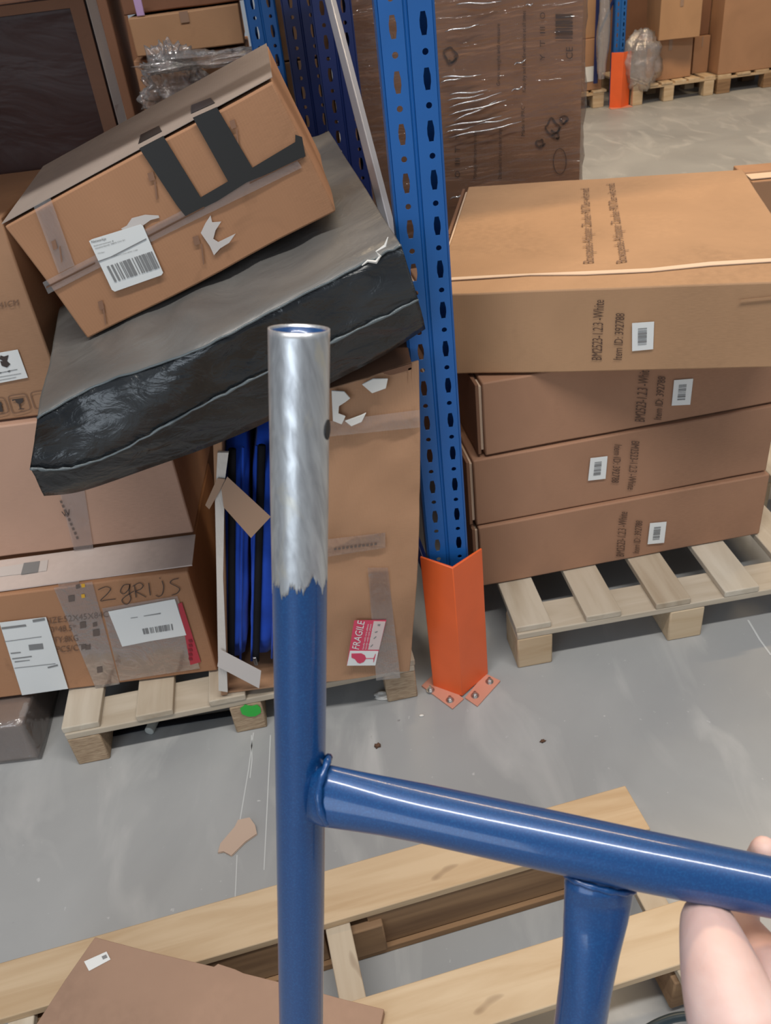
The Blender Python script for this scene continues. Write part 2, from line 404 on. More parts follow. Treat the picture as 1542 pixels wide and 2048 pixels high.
item_label(R4, [(1264, 645), (1308, 642), (1306, 697), (1264, 701)], 1)
ctext(R3, MODEL, (1288, 843), (1298, 735), 20); ctext(R3, ITEM, (1321, 839), (1330, 753), 15)
item_label(R3, [(1347, 759), (1385, 756), (1379, 808), (1342, 810)], 2)
ctext(R2, ITEM, (1229, 888), (1223, 964), -15) if False else ctext(R2, ITEM, (1228, 888), (1222, 964), 15)
ctext(R2, MODEL, (1262, 881), (1254, 978), 16)
item_label(R2, [(1180, 915), (1214, 911), (1210, 956), (1175, 960)], 3)
ctext(R1, MODEL, (1247, 1112), (1254, 1023), 16); ctext(R1, ITEM, (1277, 1106), (1284, 1041), 13)
item_label(R1, [(1299, 1045), (1332, 1042), (1327, 1084), (1294, 1087)], 4)
text(R4, 'top', 'Boxspede-Adapter Zander-90/70er-wit-med', (1188, 527), (1178, 378), 22, INK_FADE, None, .003)
text(R4, 'top', 'Boxspede-Adapter Zander-90/70er-wit-med', (1254, 525), (1229, 368), 22, INK_FADE, None, .003)
# the white raw edge of the lid flap that runs across the top
fl = poly(R4, 'top', [(860, 566), (905, 558), (1000, 553), (1170, 546), (1300, 540), (1420, 527), (1560, 519), (1655, 514), (1655, 520), (1560, 525), (1420, 534), (1300, 546), (1170, 552), (1060, 553), (905, 563), (860, 570)], 'flap_edge', KR_EDGE, off=.002, th=.002)
fl['label'] = 'whitish raw edge of the lid flap'
poly(R4, 'front', [(1480, 598), (1560, 590), (1560, 596), (1480, 603)], 'crease', KR_TOP, off=.003, th=.001)

# ================================================================== LEFT CARTONS
L1 = Box('carton', (-1.085, 1.474, .131), (0, 0, 0), (.64, .46, .306), label='battered carton with marker handwriting, standing on the left pallet', cat='carton')
body(L1, KR_TILT, 8, .002, 11, 0)
poly(L1, 'top', [(-60, 1193), (385, 1133), (392, 1072), (-60, 1132)], 'lid_flap', cardboard('cardboard_pale_flap', (.64, .54, .49), .2, .05), off=.002, th=.003)
L2 = Box('carton', (-1.10, 1.600, .450), (0, 0, 0), (.657, .40, .328), label='plain pinkish brown carton in the middle of the left stack', cat='carton')
body(L2, KR_PINK, 8, .002, 12, 0)
L3 = Box('carton', (-1.248, 1.615, .783), (0, 0, 0), (.62, .40, .40), label='brown carton with fragile icons at the left edge, highest of its stack', cat='carton')
body(L3, KR_BROWN, 8, .002, 13, .001)
tape(L1, 'front', [(108, 1174), (185, 1162), (240, 1366), (192, 1375)])
tape(L1, 'front', [(205, 1215), (355, 1190), (400, 1335), (240, 1360)])
tape(L1, 'top', [(118, 1176), (160, 1170), (152, 1108), (110, 1113)])
poly(L1, 'top', [(-20, 1142), (98, 1124), (95, 1146), (-20, 1160)], 'old_label', PAPER2, off=.006)
poly(L1, 'top', [(50, 1131), (82, 1127), (78, 1149), (44, 1154)], 'old_label', GREYINK, off=.007)
for s, a, b_ in (('SIZE:52X45X84C', (92, 1247), (218, 1232)), ('40*48.5*', (92, 1266), (153, 1259)), ('QTY:8KG', (96, 1287), (157, 1280)), ('1PCS/CTN', (106, 1305), (182, 1297))):
    text(L1, 'front', s, a, b_, 12, INK_FADE, None, .003)
def strokes(bx, face, lines, r, name, mat, parent=None, off=.0035, pix=True):
    V = []; F = []
    for ln in lines:
        ln = smoothpts([(*p, 0) for p in ln], 4); q = [bx.px(face, p[0], p[1]) for p in ln]
        for i, p in enumerate(q):
            a = np.array(q[max(i-1, 0)]); c = np.array(q[min(i+1, len(q)-1)]); t = c-a; t = t/(np.linalg.norm(t)+1e-9); n = np.array([-t[1], t[0]])*r
            V += [bx.to3(face, *(np.array(p)+n), off), bx.to3(face, *(np.array(p)-n), off)]
            if i: k = len(V); F.append((k-4, k-3, k-1, k-2))
    return mesh(name, V, F, mat, parent or bx.root)
Z = lambda L: [(x/3.586, 1150+y/3.586) for x, y in L]
strokes(L1, 'front', [Z(l) for l in ([(705, 100), (760, 78), (795, 92), (770, 130), (722, 178), (775, 172), (832, 165)],
    [(935, 62), (890, 66), (865, 110), (890, 128), (925, 95), (933, 60), (928, 120), (940, 165), (915, 203), (882, 190), (885, 160), (962, 108)],
    [(965, 70), (972, 110), (978, 155)], [(953, 75), (1000, 50), (1028, 68), (1010, 95), (975, 110), (1010, 130), (1050, 152)],
    [(1068, 50), (1074, 100), (1080, 140)], [(1163, 35), (1175, 80), (1165, 130), (1140, 148), (1118, 138)], [(1146, 12), (1152, 20)],
    [(1282, 18), (1240, 28), (1222, 50), (1258, 70), (1290, 92), (1270, 125), (1232, 138)])], .0010, 'marker_handwriting', INK)
a = label(L1, 'front', [(0, 1243), (93, 1232), (137, 1375), (45, 1388), (-8, 1250)][:4], 'shipping_label', off=.0035)
strips(L1, 'front', [[(4, 1252), (52, 1246), (54, 1250), (5, 1256)], [(66, 1237), (90, 1233), (91, 1238), (67, 1242)], [(58, 1287), (86, 1284), (88, 1295), (60, 1298)], [(22, 1303), (42, 1301), (43, 1303), (23, 1305)], [(25, 1314), (64, 1309), (65, 1311), (26, 1316)],
    [(30, 1320), (60, 1317), (61, 1318), (31, 1322)], [(10, 1280), (84, 1270), (84, 1271), (10, 1281)], [(30, 1333), (112, 1324), (112, 1325), (30, 1334)], [(96, 1331), (116, 1326), (117, 1329), (97, 1334)]], 'printed_text', GREYINK, a, .0046)
a = label(L1, 'front', [(217, 1221), (280, 1209), (333, 1199), (350, 1196), (373, 1268), (300, 1280), (245, 1291)], 'document_pouch', lab='white delivery note in a clear pouch', off=.0035)
barcode(L1, 'front', [(285, 1255), (345, 1245), (347, 1257), (288, 1266)], 16, a, 7, off=.0046)
strips(L1, 'front', [[(262, 1233), (276, 1231), (276, 1232), (262, 1234)], [(288, 1229), (322, 1223), (322, 1225), (288, 1230)]], 'printed_text', GREYINK, a, .0046)
a = poly(L1, 'front', [(356, 1206), (364, 1203), (402, 1322), (381, 1328), (370, 1268)], 'red_sticker', plain('red_print', (.42, .03, .05), .5), off=.003)
strips(L1, 'front', [[(377, 1277+k*9), (384, 1276+k*9), (386, 1281+k*9), (379, 1282+k*9)] for k in range(5)], 'printed_text', plain('red_dark_print', (.2, .01, .02), .6), a, .0046)
strips(L1, 'front', [[(x, y), (x+s, y-2), (x+s+1, y+s-2), (x+1, y+s)] for x, y, s in ((152, 1168, 8), (137, 1190, 12), (160, 1243, 12), (186, 1258, 13), (163, 1288, 9), (172, 1289, 9), (194, 1333, 11), (186, 1244, 8))], 'tape_print', SMUDGE, None, .0034)
strips(L1, 'front', [[(x, y), (x+7, y-1), (x+8, y+6), (x+1, y+7)] for x, y in ((163, 1166), (163, 1187))], 'tape_print', plain('yellow_print', (.7, .38, .03), .6), None, .0036)
# L2 tape with its faint print
tape(L2, 'front', [(88, 850), (150, 850), (188, 1100), (150, 1106)])
strips(L2, 'front', [[(120+k*4, 1000+k*9), (124+k*4, 999+k*9), (126+k*4, 1004+k*9), (122+k*4, 1005+k*9)] for k in range(9)], 'tape_print', SMUDGE, None, .0034)
text(L2, 'front', 'W', (127, 1033), (143, 1028), 12, INK, None, .0036)
# L3 print, label, icons
text(L3, 'front', 'x41CM', (-8, 617), (38, 610), 12, INK_FADE, None, .003)
Z3 = lambda L: [(x/6.608, 560+y/6.608) for x, y in L]
a = label(L3, 'front', Z3([(-220, 990), (240, 910), (375, 1280), (-120, 1375)]), off=.003)
poly(L3, 'front', Z3([(15, 985), (60, 1000), (120, 980), (100, 1060), (145, 1100), (100, 1145), (30, 1120), (10, 1060), (50, 1060), (0, 1030)]), 'emblem', INK, a, off=.0042)
strips(L3, 'front', [Z3(q) for q in ([(-50, 1222), (235, 1165), (236, 1172), (-50, 1230)], [(0, 1268), (285, 1220), (285, 1225), (0, 1274)], [(0, 1310), (220, 1270), (220, 1275), (0, 1316)], [(105, 1195), (130, 1180), (150, 1190), (128, 1210)], [(0, 1215), (20, 1205), (30, 1215), (10, 1228)])], 'printed_text', GREYINK, a, .0042)
def rrect(pts, t=.22):
    P = [np.array(p, float) for p in pts]; o = []
    for i in range(4):
        a, b, c = P[i-1], P[i], P[(i+1) % 4]; o += [tuple(b+(a-b)*t), tuple(b+(a-b)*.05+(c-b)*.05), tuple(b+(c-b)*t)]
    return o+[o[0]]
strokes(L3, 'front', [Z3(rrect([(105, 1525), (345, 1490), (415, 1700), (175, 1760)])), Z3(rrect([(-190, 1560), (60, 1545), (125, 1740), (-120, 1790)])), Z3(rrect([(400, 1480), (640, 1440), (700, 1650), (470, 1700)]))], .0009, 'icon_frame', INK_FADE)
poly(L3, 'front', Z3([(215, 1565), (315, 1550), (315, 1590), (290, 1620), (268, 1625), (280, 1690), (325, 1690), (325, 1698), (250, 1702), (250, 1697), (268, 1692), (255, 1628), (222, 1612), (205, 1580), (170, 1590), (162, 1570)]), 'glass_icon', INK, off=.003)
poly(L3, 'front', Z3([(-10, 1600), (15, 1600), (40, 1640), (25, 1645), (50, 1730), (0, 1735)]), 'arrow_icon', INK, off=.003)

# dark film-wrapped box on the floor, bottom-left
DW = Box('wrapped_box', (-1.14, 1.385, 0), (0, 0, .03), (.24, .30, .118), label='low dark box in clear film on the floor at the left edge', cat='box')
body(DW, cardboard('cardboard_grey_brown', (.27, .205, .17), .3, .1), 6, .004, 30)
V, F = gridbox(.256, .312, .121, 12, .010, 31); mesh('film', [(x-.008, y-.008, z+.002) for x, y, z in V], F, glossfilm('tight_film', (.95, .93, .92), .14, 10, (1, 1, 2), .12, .06, 1.0), DW.root, smooth=True)

# ================================================================== CRUMPLED OPEN CARTON (fragile sticker) WITH BLUE BAGS
M = Box('open_carton', (-.431, 1.394, .127), (0, 0, 0), (.44, .40, .72), label='crumpled open carton with a red fragile sticker and blue bags inside', cat='carton')
BL, BR, TR, TL = np.array((.0, .0)), np.array((.44, .0)), np.array((.525, .77)), np.array((.135, .70))
def mf(a, b):   # a across, b up -> x, z on the leaning front plane
    lo = BL*(1-a)+BR*a; hi = TL*(1-a)+TR*a; q = lo*(1-b)+hi*b; return q
def panel(name, a0, a1, b0, b1, y, th, mat, n=10, amp=.004, seed=0, side=1):
    V = []; F = []
    for s in (0, 1):
        for j in range(n+1):
            for i in range(n+1):
                a = a0+(a1-a0)*i/n; b = b0+(b1-b0)*j/n; q = mf(a, b)
                k = noise.noise(Vector((q[0]*9, q[1]*7, seed)))*amp+(abs(noise.noise(Vector((q[0]*14, q[1]*20, seed+5)))))*amp*1.1-math.sin(math.pi*b)*.006*side
                ex = math.sin(math.pi*b)*.010*(max(a-.6, 0)/.4)
                V.append((q[0]+ex, y+k+(th if s else 0), q[1]))
    N = n+1
    for j in range(n):
        for i in range(n):
            q = [j*N+i, j*N+i+1, (j+1)*N+i+1, (j+1)*N+i]; F.append(q); F.append([N*N+v for v in q[::-1]])
    for i in range(n):
        F.append((i+1, i, N*N+i, N*N+i+1)); F.append((n*N+i, n*N+i+1, N*N+n*N+i+1, N*N+n*N+i))
        F.append((i*N, (i+1)*N, N*N+(i+1)*N, N*N+i*N)); F.append(((i+1)*N+n, i*N+n, N*N+i*N+n, N*N+(i+1)*N+n))
    return mesh(name, V, F, mat, M.root, smooth=False, bevel=.0015)
panel('front_panel', .30, 1.0, .0, 1.0, 0, .005, KR_FRAG, 26, .011, 3)
panel('back_panel', .0, .95, .0, 1.0, .40, .005, KR_FRAG, 4, .002, 5, 0)
def prism(name, P4, y0, y1, mat, **k):
    V = [(p[0], y0, p[1]) for p in P4]+[(p[0], y1, p[1]) for p in P4]
    return mesh(name, V, [(0, 1, 2, 3), (7, 6, 5, 4), (0, 4, 5, 1), (1, 5, 6, 2), (2, 6, 7, 3), (3, 7, 4, 0)], mat, M.root, **k)
prism('bottom_panel', [(0, 0), (.44, 0), (.44, .005), (0, .005)], .006, .398, KR_BROWN)
prism('side_panel', [mf(.955, 0.005), mf(.968, 0.005), mf(.965, .99), mf(.95, .99)], .006, .398, KR_FRAG)
prism('top_panel', [mf(.05, .985), mf(.965, .985), mf(.965, 1), mf(.05, 1)], .006, .398, KR_DARK)
wp = prism('side_panel', [mf(.0, .003), mf(.035, .003), mf(.045, .98), mf(.0, .98)], -.002, .39, KR_BROWN, bevel=.002)
# pale raw board edge standing along the left of the opening
ed = poly(M, 'front', [(438, 1375), (456, 1378), (447, 1150), (450, 960), (458, 900), (436, 900), (431, 1000), (434, 1150)], 'board_edge', WHITEBOARD, off=.004, th=.006)
ed['label'] = 'pale bare edge of the carton side'
def mt(quad, mat=CLEARTAPE, off=.009, name='packing_tape', **k): return poly(M, 'front', quad, name, mat, off=off, **k)
mt([(640, 870), (838, 850), (838, 815), (640, 840)]); mt([(735, 1130), (775, 1130), (800, 1350), (752, 1355)]); mt([(640, 1110), (770, 1090), (770, 1060), (640, 1075)])
mt([(444, 968), (456, 944), (542, 1024), (503, 1066), (449, 1005)], BROWNTAPE, .016, 'loose_tape', th=.001)
mt([(452, 950), (436, 948), (412, 1002), (420, 1010), (440, 975)], BROWNTAPE, .014, 'loose_tape', th=.001)
mt([(441, 1288), (523, 1331), (519, 1366), (470, 1340), (436, 1322)], PAPER2, .016, 'loose_tape', th=.001)
# foam scraps torn through at the top
for q in ([(662, 775), (690, 778), (702, 790), (690, 800), (676, 806), (676, 820), (690, 828), (682, 842), (664, 835)], [(725, 765), (745, 750), (775, 752), (770, 772), (745, 780)], [(690, 835), (720, 825), (733, 818), (722, 838), (700, 846)]):
    mt([(u+random.Random(i*7+int(u)).uniform(-2.5, 2.5), v_+random.Random(i*3+int(v_)).uniform(-2.5, 2.5)) for i, (u, v_) in enumerate(q)], FOAM, .010, 'foam_scrap', th=.004, bevel=.0012)
# fragile sticker
RED = plain('sticker_red', (.62, .06, .12), .5)
fs = mt([(693, 1324), (708, 1234), (772, 1233), (750, 1323)], RED, .011, 'fragile_sticker', th=.0006)
Zf = lambda L: [(660+x/8.116, 1200+y/8.116) for x, y in L]
poly(M, 'front', Zf([(272, 1003), (322, 765), (780, 768), (730, 1000)]), 'white_panel', PAPER, fs, off=.0118)
poly(M, 'front', Zf([(615, 745), (705, 285), (895, 290), (790, 745)]), 'white_panel', plain('pinkish_white', (.62, .50, .48), .6), fs, off=.0118)
poly(M, 'front', Zf([(345, 805), (500, 800), (560, 830), (580, 880), (700, 880), (730, 810), (738, 815), (705, 945), (697, 945), (700, 890), (580, 888), (545, 940), (480, 965), (440, 950), (400, 895), (345, 870)]), 'glass_icon', RED, fs, off=.0126)
text(M, 'front', 'FRAGILE', Zf([(465, 740)])[0], Zf([(560, 290)])[0], 14, PAPER, fs, .0126)
for x0 in (520, 565, 610): text(M, 'front', 'handle with care please', Zf([(x0+20, 740)])[0], Zf([(x0+105, 330)])[0], 3.2, PAPER, fs, .0126)
strips(M, 'front', [Zf(q) for q in ([(650, 690), (690, 650), (690, 670), (660, 700)], [(700, 560), (745, 520), (745, 540), (710, 570)], [(720, 455), (770, 440), (760, 460), (725, 470)], [(770, 330), (815, 330), (800, 360), (765, 350)])], 'arrow_print', GREYINK, fs, .0126)
strips(M, 'front', [[(668+k*8, 1090-k), (673+k*8, 1089-k), (673+k*8, 1093-k), (668+k*8, 1094-k)] for k in range(11)], 'tape_print', SMUDGE, None, .0112)
# blue bags standing in the opening
def soft_slab(name, x0, x1, z0, z1, lean, y0, y1, mat, parent, seed, nx=10, nz=24):
    V = []; F = []
    for j in range(nz+1):
        for i in range(4*nx):
            s, t = divmod(i, nx); t /= nx
            c = [(t, 0), (1, t), (1-t, 1), (0, 1-t)][s]
            fx = c[0]*2-1; fy = c[1]*2-1; L = max(abs(fx), abs(fy)); ln = math.hypot(fx, fy) or 1
            fx, fy = fx*(.75+.25*L/ln), fy*(.75+.25*L/ln)
            zz = j/nz; pin = .75+.25*min(1, math.sin(math.pi*min(max(zz, .02), .98))*3)
            n = noise.noise_vector(Vector((fx*2, fy*2, zz*6+seed)))*.0035
            V.append(((x0+x1)/2+fx*(x1-x0)/2*pin+lean*zz+n.x, (y0+y1)/2+fy*(y1-y0)/2*pin+n.y, z0+(z1-z0)*zz))
    m_ = 4*nx
    for j in range(nz):
        for i in range(m_): F.append((j*m_+i, j*m_+(i+1) % m_, (j+1)*m_+(i+1) % m_, (j+1)*m_+i))
    F.append(tuple(range(m_))[::-1]); F.append(tuple(range(nz*m_, (nz+1)*m_)))
    return mesh(name, V, F, mat, parent, smooth=True)
def bag(x0, x1, lb, zx, seed):
    z0, z1 = .065, .64; lean = .118
    r = root('folded_bag', (-.431, 1.394, .127), label=lb, cat='bag', group='blue bags inside the crumpled carton')
    soft_slab('fabric_body', x0, x1, z0, z1, lean, .022, .37, BLUEFAB, r, seed)
    for q in zx:
        V, F = tube_mesh([(q+lean*t, .0200, z0+.012+(z1-z0-.02)*t) for t in np.linspace(0, 1, 20)], [(.0075, .006, (1, 0, 0))]*20, 8)
        z = mesh('zipper', V, F, BLACKFAB, r, smooth=True)
    q = zx[0]
    box('zipper_pull', (q-.004, .0105, z0+.006), (q+.004, .016, z0+.03), STEEL, r, bevel=.001)
    for q in (x0+.022 if x0 < .05 else x0+.008, x1-.014):
        V, F = tube_mesh([(q+lean*t, .0245, z0+.01+(z1-z0-.02)*t) for t in np.linspace(0, 1, 12)], .0028, 6)
        mesh('seam', V, F, BLUEFAB, r, smooth=True)
bag(.018, .072, 'folded blue bag with black zip, leftmost in the crumpled carton', [.038], 1)
bag(.076, .145, 'folded blue bag with black zip, nearer the silver tube', [.095], 4)

# ================================================================== BLACK PLASTIC-WRAPPED SLAB
def bagwrap():
    Mx = np.array(Matrix.Rotation(.114, 3, 'Z')@Matrix.Rotation(-.273, 3, 'Y')@Matrix.Rotation(.026, 3, 'X'))
    n = Mx[:, 2]; P0 = np.array([-.539, 1.25, .822])+Mx@np.array([0, 0, .127])
    fn = np.array([-.147, 1, 0]); fn /= np.linalg.norm(fn)        # vertical front plane
    FTp = [(75, 838), (180, 778), (300, 735), (420, 690), (540, 625), (680, 553), (765, 510), (803, 492)]
    SMp = [(60, 935), (135, 935), (230, 905), (330, 850), (440, 790), (560, 730), (700, 665), (836, 598)]
    BMp = [(88, 992), (165, 982), (300, 936), (435, 887), (545, 838), (655, 770), (760, 715), (851, 658)]
    FT = [on_plane(u, v, P0, n) for u, v in FTp]
    SM = [on_plane(u, v, P0-fn*.006, fn) for u, v in SMp]
    BM = [on_plane(u, v, P0+fn*.035, fn) for u, v in BMp]
    BTk = [np.array((-.620, 1.73, .955)), None, None, None, None, None, None, on_plane(770, 425, P0, n)]
    bk = [(-.620, 1.74), (-.53, 1.80), (-.44, 1.85), (-.34, 1.93), (-.22, 2.05), (-.10, 2.20), (-.045, 2.20), (-.02, 2.20)]
    BT = [np.array([x, y, P0[2]-(n[0]*(x-P0[0])+n[1]*(y-P0[1]))/n[2]]) for x, y in bk]
    FT, SM, BM, BT = [smoothpts(q, 10) for q in (FT, SM, BM, BT)]
    m = len(FT); V = []; F = []
    nf, nt_, nb = 6, 16, 6
    for i in range(m):
        s = i/(m-1); ft, sm, bm, bt = FT[i], SM[i], BM[i], BT[i]
        th = ft-bm; bb = bt-n*.10
        # middle of the right part of the top: the sheet pinches in towards the rack post
        ring = []
        for k in range(nt_+1):
            t = k/nt_; p = bt*(1-t)+ft*t; ring.append((p, .003+.006*math.sin(math.pi*t), n))
        for k in range(1, nf+1):
            t = k/nf; p = ft*(1-t)+sm*t; ring.append((p, .010*math.sin(math.pi*t)+.0015, -fn))
        for k in range(1, nf+1):
            t = k/nf; p = sm*(1-t)+bm*t; ring.append((p, .010*math.sin(math.pi*t), -fn))
        for k in range(1, nb+1):
            t = k/nb; p = bm*(1-t)+bb*t; ring.append((p, .001, -n))
        for k in range(1, 3):
            t = k/3; p = bb*(1-t)+bt*t; ring.append((p, .001, fn))
        for p, a, nn in ring:
            q = Vector(p); w1 = noise.noise(Vector((q.x*9+q.z*5, q.y*5, q.z*22)))
            w2 = 1-abs(noise.noise(Vector((q.x*16, q.y*14+3, q.z*40))))*2
            V.append(tuple(p+nn*a*(w1*1.3+.35*w2)))
        R_ = len(ring)
    for i in range(m-1):
        for k in range(R_): F.append((i*R_+k, i*R_+(k+1) % R_, (i+1)*R_+(k+1) % R_, (i+1)*R_+k))
    F.append(tuple(range(R_))); F.append(tuple(range((m-1)*R_, m*R_))[::-1])
    return V, F, FT, SM, BM, P0, n, fn
V, F, FT_, SM_, BM_, BP0, Bn, Bf = bagwrap()
m, nt, b = nodes('black_polythene'); v = objcoord(nt)
b.inputs['Base Color'].default_value = (.030, .034, .038, 1); b.inputs['Roughness'].default_value = .25; b.inputs['Specular IOR Level'].default_value = .6
dn = ramp(nt, noise_n(nt, 3.5, v, 5, .8), .35, .75); cc = mixcol(nt, dn, (.006, .0075, .010), (.030, .034, .038)); nt.links.new(cc, b.inputs['Base Color'])
rr = nd(nt, 'ShaderNodeMapRange'); rr.inputs[3].default_value = .16; rr.inputs[4].default_value = .36; nt.links.new(dn, rr.inputs[0]); nt.links.new(rr.outputs[0], b.inputs['Roughness'])
mu = nt.nodes.new('ShaderNodeTexMusgrave') if False else None
hh = noise_n(nt, 5, objcoord(nt, (1, 1, 1.6)), 5, 1.2); h2 = noise_n(nt, 16, objcoord(nt, (1, 1, 1.6)), 5, 2.0); ad = nt.nodes.new('ShaderNodeMath'); ad.operation = 'MULTIPLY_ADD'; nt.links.new(h2, ad.inputs[0]); ad.inputs[1].default_value = .35; nt.links.new(hh, ad.inputs[2]); bump(nt, b, ad.outputs[0], .7, .013)
POLY = m
m2, nt, b = nodes('dust_sheen_polythene'); v = objcoord(nt)
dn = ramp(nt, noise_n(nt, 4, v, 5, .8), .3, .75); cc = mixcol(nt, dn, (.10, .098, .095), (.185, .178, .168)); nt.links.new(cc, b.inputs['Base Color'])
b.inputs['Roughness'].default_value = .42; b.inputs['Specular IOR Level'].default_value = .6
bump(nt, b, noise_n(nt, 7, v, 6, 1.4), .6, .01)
DUST_SHEEN = m2  # upward faces: dust grey with the lamp reflection put into the colour
wr = root('wrapped_slab', (-.25, 1.5, .88), label='large flat package in black plastic sheet, tilted under the taped carton', cat='package')
V = [(x+.25, y-1.5, z-.88) for x, y, z in V]
sl = mesh('plastic_wrap', V, F, POLY, wr, smooth=True); sl.data.materials.append(DUST_SHEEN)
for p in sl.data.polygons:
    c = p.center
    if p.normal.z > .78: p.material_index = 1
# folded seam that runs along the front
sv = [p-Bf*.004+np.array((.25, -1.5, -.88)) for p in SM_]
rs = [.0016+.0022*abs(noise.noise(Vector((i*.37, 0, 0))))*2 for i in range(len(sv))]
V, F = tube_mesh([p+np.array((0, 0, noise.noise(Vector((i*.5, 2, 0)))*.003)) for i, p in enumerate(sv)], rs, 6)
POLYEDGE = plain('polythene_fold', (.10, .12, .13), .22)
mesh('folded_seam', V, F, POLYEDGE, wr, smooth=True)
ev = [p+np.array((.25, -1.5, -.88))+Bn*.001 for p in FT_]
V, F = tube_mesh([p+np.array((0, 0, noise.noise(Vector((i*.3, 5, 0)))*.003)) for i, p in enumerate(ev)], .0022, 6)
mesh('top_fold', V, F, POLYEDGE, wr, smooth=True)
# hanging corner folds
for pts in ([(776, 474), (770, 492), (752, 503), (760, 512), (752, 524), (735, 522), (724, 531)],):
    P3 = [on_plane(u, v_, BP0-Bf*.016, Bf)+np.array((.25, -1.5, -.88)) for u, v_ in pts]
    V, F = tube_mesh(P3, [.0008, .0028, .0012, .0024, .0030, .0022, .0008], 5); mesh('torn_edge', V, F, FOAM, wr)['label'] = 'whitish torn edge of the plastic'

# ================================================================== TAPED CARTON LYING ON THE SLAB
T = Box('carton', (-.500, 1.489, .984), (.038, -.325, .05), (.509, .377, .228), label='worn carton with black tape and barcode label, tilted on the black package', cat='carton')
body(T, KR_TILT, 9, .004, 21, .003)
poly(T, 'top', [(-.002, .002), (.510, .002), (.510, .375), (-.002, .375)], 'top_face', KR_GREY, pix=False, off=.004, th=.001)
q = lambda L: [(x/2.2029, y/2.2029) for x, y in L]
bt = BTAPE
poly(T, 'front', q([(615, 650), (720, 595), (885, 865), (1005, 795), (850, 515), (955, 468), (1112, 735), (1300, 622), (1300, 590), (1330, 600), (1345, 685), (1230, 740), (1085, 800), (960, 880), (820, 950), (780, 900)]), 'black_tape', bt, off=.005, th=.0012)
poly(T, 'top', q([(618, 648), (722, 593), (708, 568), (628, 608)]), 'black_tape', bt, off=.0055)
poly(T, 'top', q([(850, 515), (955, 468), (935, 445), (850, 478)]), 'black_tape', bt, off=.0055)
tape(T, 'front', q([(190, 1240), (430, 1115), (800, 925), (1300, 690), (1330, 735), (820, 985), (440, 1175), (215, 1290)]), off=.0045)
tape(T, 'front', q([(150, 905), (225, 870), (330, 1165), (260, 1200)]), off=.004)
strips(T, 'front', [q(s) for s in ([(205, 1258), (420, 1150), (422, 1157), (207, 1265)], [(640, 1040), (900, 905), (902, 911), (643, 1048)], [(1100, 800), (1330, 690), (1330, 694), (1100, 806)])], 'seam', INSIDE, None, .0064)
strips(T, 'front', [q([(x, y), (x+a_, y-8), (x+a_+10, y+h_), (x+10, y+h_+8)]) for x, y, a_, h_ in ((228, 1060, 18, 30), (262, 1085, 5, 60), (650, 760, 25, 28), (680, 800, 6, 70), (1010, 530, 22, 28), (1040, 570, 6, 110), (848, 1040, 25, 30), (885, 1075, 6, 80), (432, 1325, 20, 30), (455, 1360, 5, 60))], 'tape_print', FAINT, None, .0052)
poly(T, 'front', q([(535, 1003), (560, 990), (582, 957), (640, 942), (700, 945), (703, 955), (665, 965), (630, 990), (640, 1015), (560, 1020)]), 'torn_paper', PAPER2, off=.005)
poly(T, 'front', q([(885, 1022), (905, 980), (928, 945), (935, 975), (975, 972), (950, 1010), (940, 1048), (962, 1062), (1038, 1025), (1010, 1065), (970, 1090), (943, 1120), (925, 1080)]), 'torn_paper', PAPER2, off=.005)
sl_ = label(T, 'front', q([(395, 1056), (408, 1048), (622, 982), (632, 990), (720, 1195), (712, 1206), (508, 1278), (495, 1270)]), 'shipping_label', off=.0068)
q8 = lambda L: [(160+x/4.819, 430+y/4.819) for x, y in L]
barcode(T, 'front', q8([(262, 480), (695, 335), (770, 492), (340, 630)]), 22, sl_, 5, off=.0080)
text(T, 'front', 'Netwerkje', q8([(118, 258)])[0], q8([(258, 225)])[0], 5.5, GREYINK, sl_, .0080)
text(T, 'front', 'Industriestraat 8', q8([(142, 290)])[0], q8([(328, 240)])[0], 2.6, GREYINK, sl_, .0080)
text(T, 'front', 'Netherlands 5804 CH 01', q8([(155, 315)])[0], q8([(438, 232)])[0], 2.6, GREYINK, sl_, .0080)
text(T, 'front', 'Order', q8([(178, 360)])[0], q8([(245, 345)])[0], 2.2, GREYINK, sl_, .0080)
text(T, 'front', 'Delivery note 0052 1180', q8([(330, 388)])[0], q8([(560, 325)])[0], 2, GREYINK, sl_, .0080)
strips(T, 'front', [q8(s) for s in ([(175, 430), (300, 385), (305, 392), (180, 440)], [(300, 385), (640, 210), (645, 219), (305, 394)])], 'crease', GREYINK, sl_, .0080)

